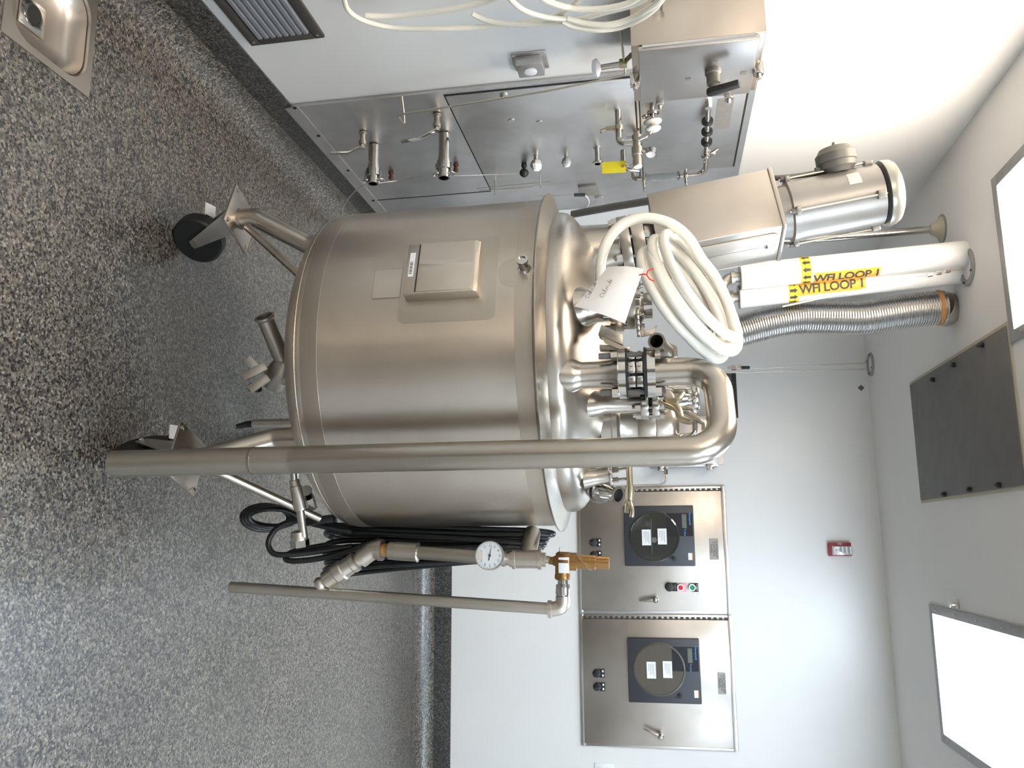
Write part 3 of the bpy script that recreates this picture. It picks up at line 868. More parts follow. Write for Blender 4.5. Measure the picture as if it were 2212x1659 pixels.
def build_manifold():
    t = thing('sanitary_manifold', 'polished steel manifold with regulator, gauge and sight glass on the panel', 'manifold', lw(1400, 300))
    # inlet tube out of the panel
    b = lw(1335, 238)
    e = b + XV * .135
    m = MB().tube(fillet([b, e, e + V(0, .0, .05)], .03), .012, 14)
    m.build('inlet_tube', 'chrome', t)
    c = b + XV * .075
    k = MB().ring(c - XV * .008, c + XV * .008, .019, .012).build('tube_clamp', 'cast', t)
    MB().cbox(c + V(0, -.01, -.03), (.012, .012, .034)).tube([c + V(0, -.01, -.048), c + V(.008, -.016, -.064), c + V(.002, .012, -.066)], .005, 8).build('wing_nut', 'brass2', k)
    # lower bend tube
    b2 = lw(1345, 300)
    e2 = b2 + XV * .11
    MB().tube(fillet([b2 + XV * .05, e2 + XV * .02, e2 + V(.02, .02, .06)], .035), .011, 14).build('drain_tube', 'chrome', t)
    # regulator body pointing into the room
    r0 = lw(1375, 282)
    MB().lathe([(.012, 0), (.012, .02), (.020, .022), (.020, .05), (.016, .052), (.016, .07), (.022, .072), (.022, .105), (.019, .107), (.019, .150), (.0175, .152)], 26, frame(r0, XV)).build('regulator', 'cast', t)
    MB().lathe([(.0175, 0), (.0165, .003), (0, .003)], 24, frame(r0 + XV * .151, XV), cap=False).build('regulator_cap', 'white_plastic', t)
    MB().cyl(r0 + XV * .085, r0 + XV * .085 + V(0, 0, .05), .009).cyl(r0 + XV * .03, r0 + XV * .03 + V(0, 0, -.04), .009).build('side_port', 'chrome', t)
    # pressure gauge
    g = r0 + XV * .10 + V(0, -.0, .055)
    go = MB().lathe([(.0005, 0), (.021, 0), (.022, .003), (.022, .022), (.020, .024), (.0195, .022)], 26, frame(g - XV * .012, (1, -.25, -.1)), cap=False).build('pressure_gauge', 'chrome', t)
    MB().lathe([(.0196, .021), (0, .021)], 24, frame(g - XV * .012, (1, -.25, -.1)), cap=False).build('dial', 'label_white', go)
    # bent supply tube with clamp and two white discs
    s0 = lw(1408, 232)
    s1 = s0 + XV * .10
    MB().tube(fillet([s0, s1, s1 + V(.02, .01, -.055)], .045), .0085, 12).build('supply_tube', 'chrome', t)
    for dd, rr in ((.05, .034), (.078, .030)):
        MB().lathe([(.0005, 0), (rr * .8, .001), (rr, .006), (rr, .010), (rr * .8, .015), (.0005, .016)], 28, frame(s0 + XV * dd, (1, .12, .1))).build('filter_disc', 'white_plastic', t)
    c = s0 + XV * .025
    k = MB().ring(c - XV * .007, c + XV * .007, .019, .009).cbox(c + V(0, 0, .02), (.012, .01, .014)).build('tube_clamp', 'chrome', t, bevel=.001)
    MB().tube([c + V(.01, 0, -.026) + V(0, .010 * math.cos(a), .010 * math.sin(a)) for a in [i * math.pi / 5 for i in range(10)]], .0035, 8, closed=True).build('clamp_eye', 'chrome', k)
    # upright sight glass between clamped ferrules
    g0, g1 = lw(1394, 385, .13), lw(1466, 372, .13)
    g1 = V(g0.x, g0.y, g1.z)
    L = (g1 - g0).length
    MB().lathe([(.0155, .006), (.0155, L - .006), (.013, L - .006), (.013, .006), (.0155, .006)], 26, frame(g0, g1 - g0), cap=False).build('sight_glass', 'glass', t)
    MB().lathe([(.022, -.012), (.022, .004), (.017, .007), (.011, .007), (.011, -.012)], 26, frame(g0, g1 - g0)).lathe([(.011, L - .006), (.017, L - .006), (.019, L + .002), (.012, L + .006), (.012, L + .02), (.018, L + .022), (.018, L + .034), (.010, L + .036)], 26, frame(g0, g1 - g0)).build('ferrule', 'chrome', t)
    for zz in (-.006, L + .028):
        c = g0 + (g1 - g0).normalized() * zz
        k = MB().cbox(c + V(.005, -.004, 0), (.044, .044, .012)).build('ferrule_clamp', 'chrome', t, bevel=.004)
        MB().cyl(c + V(.026, -.012, 0), c + V(.055, -.014, 0), .005).cbox(c + V(.058, -.014, 0), (.008, .03, .008)).build('wing_nut', 'chrome', k, bevel=.001)
    MB().tube(fillet([g0 - V(0, 0, .01), g0 - V(0, 0, .045), g0 - V(.05, 0, .05)], .03), .011, 12).build('bottom_bend', 'chrome', t)
    # top bend back to the panel with three black hand nuts
    w = lw(1530, 218)
    top = g1 + V(0, 0, .034)
    MB().tube(fillet([top, V(top.x, top.y, w.z), V(w.x + .01, w.y, w.z)], .035), .010, 14).build('top_bend', 'chrome', t)
    MB().hexp(w, w + XV * .03, .014).build('hex_nut', 'chrome', t)
    dirv = V(top.x, top.y, w.z) - w
    for s in (.26, .40, .54):
        c = w + dirv * s
        MB().lathe([(.012, -.008), (.021, -.007), (.022, 0), (.021, .007), (.012, .008)], 18, frame(c, dirv)).build('hand_nut', 'black_plastic', t)
    c = w + dirv * .72
    k = MB().ring(c - dirv.normalized() * .008, c + dirv.normalized() * .008, .021, .010).cbox(c + V(0, -.004, .026), (.014, .014, .02)).build('ferrule_clamp', 'chrome', t, bevel=.001)
    MB().tube([c + V(0, -.01, .018), c + V(-.012, -.02, .045)], .005, 8).build('wing_nut', 'brass2', k)
build_manifold()

def build_card():
    a, b = lw(1300, 350, .14), lw(1352, 372, .14)
    y = (a.y + b.y) / 2
    q = [at(1300, 351, Y=y), at(1352, 347, Y=y), at(1352, 372, Y=y), at(1301, 375, Y=y)]
    t = thing('yellow_card', 'blank yellow card tag hanging below the manifold regulator', 'tag', q[0])
    n = (q[1] - q[0]).cross(q[3] - q[0]).normalized() * .0012
    MB().prism(q, n).build('card', 'yellow', t, smooth=False)
    e = at(1346, 359.5, Y=y)
    nn = n if n.y < 0 else -n
    MB().ring(e + nn * 2, e - nn * .5, .0052, .0028, 14).build('eyelet', 'rust', t)
    MB().tube(catmull([e + nn * 3, e + V(0.004, -.004, .02), at(1372, 350, Y=y + .02)], 5), .0012, 6).build('string', 'paper', t)
build_card()

def build_probe_rod():
    # bent thin rod in front of the service door
    d = .075
    pts = [lw(1352, 170, d), lw(1180, 197, d), lw(1000, 226, d), lw(868, 247, d), lw(860, 250, d), lw(874, 269, d), lw(872, 240, d * .6), lw(868, 208, 0)]
    t = thing('bent_rod', 'long thin bent steel rod hanging in front of the service door', 'rod', pts[-1])
    MB().tube(fillet([lw(1340, 60, .05), lw(1348, 135, .05), lw(1352, 162, .06), *pts[1:]], [.01, .02, .02, .02, .006, .004, .004, .01, .01]), .0036, 8).build('rod', 'cast', t)
    c = lw(1346, 137, .05)
    MB().cbox(c, (.022, .024, .026)).cyl(c + V(0, 0, .0), c + V(-.03, 0, .03), .008).build('rod_clamp', 'brass2', t, bevel=.002)
    e = lw(1292, 146, .05)
    MB().cyl(c, e, .0085).cyl(c + V(0, .012, 0), e + V(0, .012, 0), .004).build('cup_stem', 'chrome', t)
    ax = (e - c).normalized()
    MB().lathe([(.008, 0), (.028, .010), (.030, .014), (.026, .026), (.010, .030), (.0005, .030)], 24, frame(e - ax * .01, ax)).build('cup', 'white_plastic', t)
build_probe_rod()

def build_enclosure():
    # starter enclosure standing off the wall, its door facing the room
    x0, x1, y0, y1, z0, z1 = XL, -1.388, 2.174, 2.4855, 1.466, 1.842
    t = thing('electrical_enclosure', 'stainless electrical enclosure with black rotary handle on the left wall', 'enclosure', (x0, (y0 + y1) / 2, z0))
    MB().box((x0, y0, z0), (x1, y1, z1)).build('body', 'hood', t, bevel=.003)
    dz0, dz1, dy0, dy1 = 1.4855, 1.823, 2.170, 2.462
    MB().box((x1, dy0 + .01, dz0 + .006), (x1 + .006, dy1 - .004, dz1 - .006)).build('gasket', 'dark', t)
    d = MB().box((x1 + .005, dy0, dz0), (x1 + .022, dy1, dz1)).build('door', 'enclosure', t, bevel=.003)
    MB().cyl((x1 + .008, y0 - .004, dz0 + .012), (x1 + .008, y0 - .004, dz1 - .012), .006, seg=10).build('hinge', 'cabinet_trim', t)
    face = x1 + .022
    def dp(px, py): return at(px, py, X=face)
    for px, py in ((1544, 134), (1486, 171), (1606, 157), (1539, 197)):
        p = dp(px, py)
        MB().box((face - .001, p.y - .007, p.z - .008), (face + .002, p.y + .007, p.z + .008)).box((face + .0015, p.y - .004, p.z - .005), (face + .0025, p.y + .004, p.z + .005)).build('name_tag', 'plate_grey', d)
    b = dp(1540, 152)
    k = MB().lathe([(.024, 0), (.024, .012), (.020, .016), (.020, .045), (.013, .047), (.013, .058)], 24, frame(b, XV)).build('rotary_switch', 'jbox', d)
    o = b + XV * .058
    e = at(1597, 174, X=o.x)
    m = MB()
    dv = (e - o).normalized()
    wv = dv.cross(XV).normalized()
    pts = [o - dv * .022 + wv * .006, o - dv * .016 + wv * .013, o + wv * .014, e + wv * .011, e - wv * .011, o - wv * .014, o - dv * .016 - wv * .013, o - dv * .022 - wv * .006]
    m.prism(pts, XV * .018).build('handle', 'black_plastic', k, bevel=.003)
    # door clamps
    for px, py, s in ((1366, 172, -1), (1645, 146, 1)):
        p = at(px, py, X=x1 + .01)
        zz = z0 + .006 if s < 0 else z1 - .006
        c = MB().cbox((x1 + .012, p.y, zz), (.04, .028, .03)).build('door_clamp', 'chrome', t, bevel=.003)
        MB().hexp((x1 + .03, p.y, zz), (x1 + .046, p.y, zz), .008).build('screw', 'cast', c)
    for px, py in ((1572, 214), (1425, 228)):
        p = at(px, py, X=x1 + .014)
        c = MB().cbox((x1 + .014, dy1 + .008, p.z), (.036, .03, .026)).build('door_clamp', 'chrome', t, bevel=.003)
        MB().hexp((x1 + .03, dy1 + .01, p.z), (x1 + .044, dy1 + .01, p.z), .007).build('screw', 'cast', c)
    p = at(1420, 22, Y=y0)
    hk = MB().tube(catmull([V(p.x, y0, p.z + .012), V(p.x, y0 - .03, p.z + .012), V(p.x - .004, y0 - .045, p.z - .004), V(p.x - .002, y0 - .03, p.z - .016)], 6), .004, 8).build('hook', 'chrome', t)
build_enclosure()

def build_switch():
    y0, y1, z0, z1 = 2.452, 2.555, 1.066, 1.182
    t = thing('wall_switch_box', 'square steel switch box on the white left wall', 'switch box', (XL, (y0 + y1) / 2, z0))
    lbox(MB(), y0, y1, z0, z1, 0, .006).build('wall_plate', 'enclosure', t, bevel=.002)
    lbox(MB(), y0 + .014, y1 - .014, z0 + .014, z1 - .014, .006, .042).build('box', 'enclosure', t, bevel=.003)
    MB().lathe([(.022, 0), (.022, .004), (.018, .006), (0, .006)], 20, frame((XL + .042, (y0 + y1) / 2, (z0 + z1) / 2), XV), cap=False).build('switch_label', 'label_white', t)
    for dy in (.007, y1 - y0 - .007):
        for dz in (.007, z1 - z0 - .007): MB().cyl((XL + .006, y0 + dy, z0 + dz), (XL + .009, y0 + dy, z0 + dz), .0035, seg=8).build('screw', 'chrome', t)
build_switch()

def build_vent():
    y0, y1, z0, z1 = 1.72, 2.243, .248, .500
    t = thing('wall_vent', 'grey louvred return air vent low on the left wall', 'vent', (XL, (y0 + y1) / 2, z0))
    m = MB(); w = .034
    lbox(m, y0, y1, z0, z0 + w, 0, .012); lbox(m, y0, y1, z1 - w, z1, 0, .012); lbox(m, y0, y0 + w, z0 + w, z1 - w, 0, .012); lbox(m, y1 - w, y1, z0 + w, z1 - w, 0, .012)
    fr = m.build('frame', 'vent_frame', t, bevel=.003)
    lbox(MB(), y0 + w, y1 - w, z0 + w, z1 - w, 0, .001).build('duct', 'dark', t)  # dark sheet on the solid wall stands in for the duct's shade
    n = 8
    for k in range(n):
        z = z0 + w + .006 + k * (z1 - z0 - 2 * w - .006) / n
        s = (z1 - z0 - 2 * w) / n
        MB().prism([(XL + .004, y0 + w, z + s * .30), (XL + .013, y0 + w, z + s * .02), (XL + .0145, y0 + w, z + s * .06), (XL + .0145, y0 + w, z + s * .55), (XL + .006, y0 + w, z + s * .80)], (0, y1 - y0 - 2 * w, 0)).build('slat', 'vent_slat', t)
    for yy in (y0 + .02, y1 - .02):
        for zz in (z0 + .017, z1 - .017): MB().cyl((XL + .011, yy, zz), (XL + .014, yy, zz), .005, seg=8).build('screw', 'cast', fr)
build_vent()

def build_wall_hoses():
    # coil of clear tubing hung over the enclosure hook
    t = thing('tubing_coil', 'coil of clear tubing hanging on the white left wall by the enclosure', 'hose', (-1.40, 2.1, 1.0))
    def path(pts): return [at(x, y, X=-1.50 + d) for x, y, d in pts]
    runs = [
        [(1420, -40, .12), (1200, -120, .06), (900, -110, .03), (760, -50, .03), (745, 5, .04), (775, 40, .05), (850, 60, .05), (960, 62, .06), (1060, 56, .06), (1150, 46, .07), (1215, 28, .08), (1260, -10, .09), (1300, -60, .10)],
        [(1300, -80, .10), (1130, -60, .08), (1095, -20, .09), (1125, 18, .10), (1175, 36, .10), (1228, 42, .10)],
        [(1020, 30, .05), (1050, 44, .06), (1100, 52, .07), (1180, 52, .08), (1240, 44, .09), (1310, 26, .10), (1370, 10, .11), (1420, -20, .12)],
        [(1215, 46, .10), (1240, 58, .11), (1290, 64, .12), (1340, 58, .12), (1390, 36, .13), (1424, 6, .13), (1440, -30, .13), (1400, -80, .12)],
        [(1225, 40, .10), (1262, 50, .11), (1310, 54, .12), (1355, 44, .12), (1400, 20, .13), (1428, -12, .13), (1380, -70, .12)],
        [(1150, -40, .09), (1170, -5, .10), (1225, 16, .10), (1290, 20, .11), (1360, 6, .12), (1410, -30, .12)],
        [(900, -60, .04), (860, 0, .04), (800, 30, .04), (900, 26, .04), (1000, 10, .05), (1100, -20, .06)]]
    for i, r in enumerate(runs):
        if i == 6: r = [(1130, -60, .06), (1060, 0, .05), (960, 22, .04), (860, 34, .03), (790, 34, .03)]
        MB().tube(catmull(path(r), 8), .0075 if i < 3 else .0085, 10).build('tube', 'hose2', t)
build_wall_hoses()

# ------------------------------------------------------------------ pipes dropping from the ceiling
def bend_text(s, size, mat, top, axis, r, ang0, along, parent, up_is_axis=True):
    """lettering wrapped on a pipe, reading along its axis"""
    me = text_mesh(s, size, mat, .94, .022)
    ax = axis.normalized()
    side = V(0, -1, 0)
    side = (side - ax * side.dot(ax)).normalized()
    oth = ax.cross(side)
    bm = bmesh.new()
    bm.from_mesh(me)
    for k in range(-9, 10):
        bmesh.ops.bisect_plane(bm, geom=bm.verts[:] + bm.edges[:] + bm.faces[:], plane_co=(0, k * size * .06, 0), plane_no=(0, 1, 0))
    bm.to_mesh(me)
    bm.free()
    for v in me.vertices:
        a = ang0 - v.co.y / r
        rad = r + .0014 + v.co.z
        v.co = top + ax * (along + v.co.x) + (side * math.cos(a) + oth * math.sin(a)) * rad
    o = link('lettering', me, parent)
    return o

def wrap_patch(m, top, axis, r, a0, a1, l0, l1, n=24, th=.0006):
    ax = axis.normalized()
    side = V(0, -1, 0)
    side = (side - ax * side.dot(ax)).normalized()
    oth = ax.cross(side)
    vs = []
    for k in range(n + 1):
        a = a0 + (a1 - a0) * k / n
        d = side * math.cos(a) + oth * math.sin(a)
        vs += [top + ax * l0 + d * (r + th), top + ax * l1 + d * (r + th)]
    fs = [(2 * k, 2 * k + 1, 2 * k + 3, 2 * k + 2) for k in range(n)]
    return m.add(vs, fs)

def build_wfi():
    spec = [(((2083, 549), (1600, 598)), 3.42, .054, 'white insulated pipe nearest the wall, its label half turned away', 1, -1),
            (((2078, 586), (1597, 641)), 3.50, .050, 'white insulated pipe beside the flexible duct, its label facing out', 0, 1)]
    for (tp, bp_), Y, r, l, k, arrow in spec:
        top, bot = at(*tp, Y=Y), at(*bp_, Y=Y)
        top = top + (top - bot) * ((HC - top.z) / (top.z - bot.z))
        t = thing('insulated_pipe', l, 'pipe', bot, 'white insulated water pipes')
        up = top - bot
        L = up.length
        MB().lathe([(r * .4, 0), (r, 0), (r, L)], 40, frame(bot, up)).build('jacket', 'white_jacket', t)
        # metal end plate and bare tube with a short bend below
        MB().lathe([(r * .3, -.004), (r * 1.02, -.004), (r * 1.02, 0)], 36, frame(bot, up)).build('end_plate', 'motor', t)
        u = up.normalized()
        e = bot - u * .05
        MB().tube(fillet([bot, e, e + V(.04 if k else -.04, -.03, -.03), e + V(.04 if k else -.04, -.03, -.16)], .03), .021, 16).build('bare_tube', 'pipe_dull', t)
        MB().ring(e + u * .01, e + u * .025, .029, .020).build('tube_clamp', 'cast', t)
        # orange lettering band and yellow arrow tape
        if k == 1: l0, l1, tx0, tx1, ac = .235, .275, .285, .54, 1.12
        else: l0, l1, tx0, tx1, ac = .195, .235, .235, .50, .30
        a_lo, a_hi = ac - .52, ac + .52
        lb = wrap_patch(MB(), bot, up, r, a_lo, a_hi, tx0, tx1).build('label_band', 'orange', t)
        bend_text('WFI LOOP 1', .050, 'ink', bot, up, r, ac, (tx0 + tx1) / 2, lb)
        # stretch lettering to the band
        me = lb.children[0].data
        ap = wrap_patch(MB(), bot, up, r, -math.pi, math.pi, l0, l1, 60).build('arrow_tape', 'amber', t)
        ax = u
        side = V(0, -1, 0); side = (side - ax * side.dot(ax)).normalized(); oth = ax.cross(side)
        m = MB()
        n = 11
        for q in range(n):
            a = 2 * math.pi * (q + .5) / n
            lc = (l0 + l1) / 2
            hw = .0115
            shape = [(-.016, -hw * .5), (.002, -hw * .5), (.002, -hw), (.016, 0), (.002, hw), (.002, hw * .5), (-.016, hw * .5)]
            vs = []
            for sx, sy in shape:
                aa = a + sy / r
                vs.append(bot + ax * (lc + sx * arrow) + (side * math.cos(aa) + oth * math.sin(aa)) * (r + .0012))
            m.add(vs, [tuple(range(7))] if arrow > 0 else [tuple(range(6, -1, -1))])
        m.build('arrow', 'ink', ap, smooth=False)
build_wfi()

def build_chrome_pipe():
    top, bot = at(2033, 494, Y=3.646), at(1660, 524, Y=3.646)
    u = (top - bot).normalized()
    t = thing('ceiling_pipe', 'slim polished steel pipe entering the ceiling through a flared collar', 'pipe', bot)
    MB().cyl(bot - u * .35, top, .0165, seg=24).build('pipe', 'chrome', t)
    q = top
    top2 = V(top.x, top.y, HC)
    MB().lathe([(.018, -.05), (.024, -.045), (.036, -.02), (.055, -.004), (.056, 0)], 32, Matrix.Translation(top2), cap=False).build('flared_collar', 'caulk', t)
    MB().lathe([(.056, -.006), (.062, -.004), (.062, 0), (.056, 0)], 32, Matrix.Translation(top2)).build('collar_ring', 'grey_frame', t)
build_chrome_pipe()

def build_flex_duct():
    ctr = [at(x, y, Y=3.60 - .0 * i) for i, (x, y) in enumerate(((2040, 664), (1990, 668), (1930, 676), (1860, 686), (1790, 686), (1720, 687), (1650, 700), (1590, 717), (1530, 730)))]
    t = thing('flexible_duct', 'ribbed silver flexible duct hanging from the ceiling', 'duct', ctr[-1])
    path = catmull(ctr, 40)
    # resample with ribs
    m = MB()
    dense = path[::2]
    acc, rs, pts, last = 0, [], [], dense[0]
    for p in dense:
        acc += (p - last).length
        last = p
    N = int(acc / .0022)
    cum = [0]
    for i in range(1, len(dense)): cum.append(cum[-1] + (dense[i] - dense[i - 1]).length)
    j = 0
    for k in range(N + 1):
        s = acc * k / N
        while j < len(cum) - 2 and cum[j + 1] < s: j += 1
        f = (s - cum[j]) / max(cum[j + 1] - cum[j], 1e-6)
        pts.append(dense[j].lerp(dense[j + 1], f))
        rs.append(.070 + .0022 * math.sin(2 * math.pi * s / .0105))
    m.tube(pts, rs, 30).build('corrugated_sleeve', 'duct', t, ang=80)
    u = (ctr[0] - ctr[1]).normalized()
    a = ctr[0]
    top = V(a.x + .01, a.y + .02, HC)
    MB().lathe([(.068, 0), (.070, .004), (.070, (top - a).length)], 36, frame(a - u * .01, top - a)).build('end_cuff', 'cabinet', t)
    MB().lathe([(.0705, 0), (.074, .004), (.074, .018), (.0705, .022)], 36, frame(a - u * .035, u)).build('clamp_band', 'rust', t)
build_flex_duct()

# ------------------------------------------------------------------ floor sink
def build_floor_sink():
    t = thing('floor_sink', 'stainless steel floor sink set into the speckled floor', 'floor drain', ((SX0 + SX1) / 2, (SY0 + SY1) / 2, 0))
    cx, cy = (SX0 + SX1) / 2, (SY0 + SY1) / 2
    hx, hy = (SX1 - SX0) / 2, (SY1 - SY0) / 2
    def rr(hx, hy, rad, z, n=6):
        out = []
        for q, (sx, sy) in enumerate(((1, 1), (-1, 1), (-1, -1), (1, -1))):
            for k in range(n + 1):
                a = (q + k / n) * math.pi / 2
                out.append(V(cx + sx * (hx - rad) + rad * math.cos(a), cy + sy * (hy - rad) + rad * math.sin(a), z))
        return out
    def skin(loops):
        m = MB()
        n = len(loops[0])
        vs = [p for L in loops for p in L]
        fs = [(i * n + k, i * n + (k + 1) % n, (i + 1) * n + (k + 1) % n, (i + 1) * n + k) for i in range(len(loops) - 1) for k in range(n)]
        return m, vs, fs, n
    m, vs, fs, n = skin([rr(hx, hy, .006, .0005), rr(hx, hy, .006, .004), rr(hx - .020, hy - .020, .075, .004), rr(hx - .022, hy - .022, .074, -.004)])
    m.add(vs, fs).build('rim', 'sink', t, ang=40)
    m, vs, fs, n = skin([rr(hx - .022, hy - .022, .074, -.004), rr(hx - .026, hy - .026, .072, -.004), rr(hx - .028, hy - .028, .070, -.012), rr(hx - .036, hy - .036, .065, -.045), rr(hx - .06, hy - .06, .055, -.058), rr(.05, .05, .01, -.064)])
    m.add(vs, fs + [tuple(len(vs) - n + k for k in range(n))]).build('basin', 'sink', t, ang=60)
    m, vs, fs, n = skin([rr(hx - .0225, hy - .0225, .074, -.0036), rr(hx - .0255, hy - .0255, .072, -.0036)])
    m.add(vs, fs).build('gap', 'dark', t)
    g = MB().cbox((cx, cy, -.060), (.085, .085, .006)).build('strainer_plate', 'chrome', t, bevel=.002)
    MB().lathe([(.030, -.0565), (.030, -.054), (.024, -.054), (.024, -.0565)], 24, Matrix.Translation((cx, cy, 0))).build('strainer_ring', 'chrome', g)
    MB().lathe([(.024, -.0562), (0, -.0562)], 24, Matrix.Translation((cx, cy, 0)), cap=False).build('drain_hole', 'dark', g)
build_floor_sink()

# ------------------------------------------------------------------ mixing tank
TC = V(-.5243, 2.4389, 0)
TR = .487
def tp(phi, r, z):
    return V(TC.x + r * math.cos(phi * D2R), TC.y + r * math.sin(phi * D2R), z)
def shell_frame(phi, z, r=TR):
    """x to the right along the shell, y up, z outward"""
    n = V(math.cos(phi * D2R), math.sin(phi * D2R), 0)
    return frame(tp(phi, r, z), n, V(-n.y, n.x, 0))
def shell_patch(m, p0, p1, z0, z1, r0, r1, n=16, rad=0.0):
    """curved plate with rounded corners following the shell"""
    out = []
    if rad:
        ra = rad / r1 / D2R
        for q, (pc, zc) in enumerate(((p1 - ra, z1 - rad), (p0 + ra, z1 - rad), (p0 + ra, z0 + rad), (p1 - ra, z0 + rad))):
            for k in range(6):
                a = (q + k / 5) * math.pi / 2
                out.append((pc + ra * math.cos(a), zc + rad * math.sin(a)))
    else:
        out = [(p1, z1), (p0, z1), (p0, z0), (p1, z0)]
    # scanline grid between the outline's left and right limits
    zs = sorted(set(round(z, 5) for _, z in out))
    rows = []
    for z in zs:
        ps = []
        for i in range(len(out)):
            (a, za), (b, zb) = out[i], out[(i + 1) % len(out)]
            if abs(za - z) < 1e-5: ps.append(a)
            elif (za - z) * (zb - z) < 0: ps.append(a + (b - a) * (z - za) / (zb - za))
        lo, hi = min(ps), max(ps)
        rows.append([tp(lo + (hi - lo) * k / n, r1, z) for k in range(n + 1)])
    vs = [p for r in rows for p in r]
    w = n + 1
    fs = [(j * w + k, j * w + k + 1, (j + 1) * w + k + 1, (j + 1) * w + k) for j in range(len(rows) - 1) for k in range(n)]
    nb = len(vs)
    s = r0 / r1
    vs2 = [V(TC.x + (p.x - TC.x) * s, TC.y + (p.y - TC.y) * s, p.z) for p in vs]
    border = [k for k in range(w)] + [j * w + n for j in range(1, len(rows))] + [(len(rows) - 1) * w + k for k in range(n - 1, -1, -1)] + [j * w for j in range(len(rows) - 2, 0, -1)]
    L = len(border)
    fs += [(border[i], border[i] + nb, border[(i + 1) % L] + nb, border[(i + 1) % L]) for i in range(L)]
    return m.add(vs + vs2, fs)

HEAD = [(.447, 1.2325), (.448, 1.248), (.444, 1.262), (.434, 1.2765), (.417, 1.290), (.393, 1.304), (.362, 1.3215), (.32, 1.343), (.26, 1.370), (.19, 1.391), (.11, 1.405), (.0, 1.41)]
def head_z(x, y):
    r = math.hypot(x - TC.x, y - TC.y)
    for (r0, z0), (r1, z1) in zip(HEAD, HEAD[1:]):
        if r1 <= r <= r0 and r0 > r1: return z0 + (z1 - z0) * (r0 - r) / (r0 - r1)
    return HEAD[0][1]

def hex_bolt_mesh():
    m = MB().hexp((0, 0, 0), (0, 0, .008), .009).cyl((0, 0, .008), (0, 0, .010), .006, seg=8)
    o = m.build('bolt', 'chrome')
    me = o.data
    bpy.data.objects.remove(o)
    return me
BOLT = hex_bolt_mesh()

tank = thing('mixing_tank', 'large stainless steel mixing tank on three castered legs', 'tank', (TC.x, TC.y, 0))

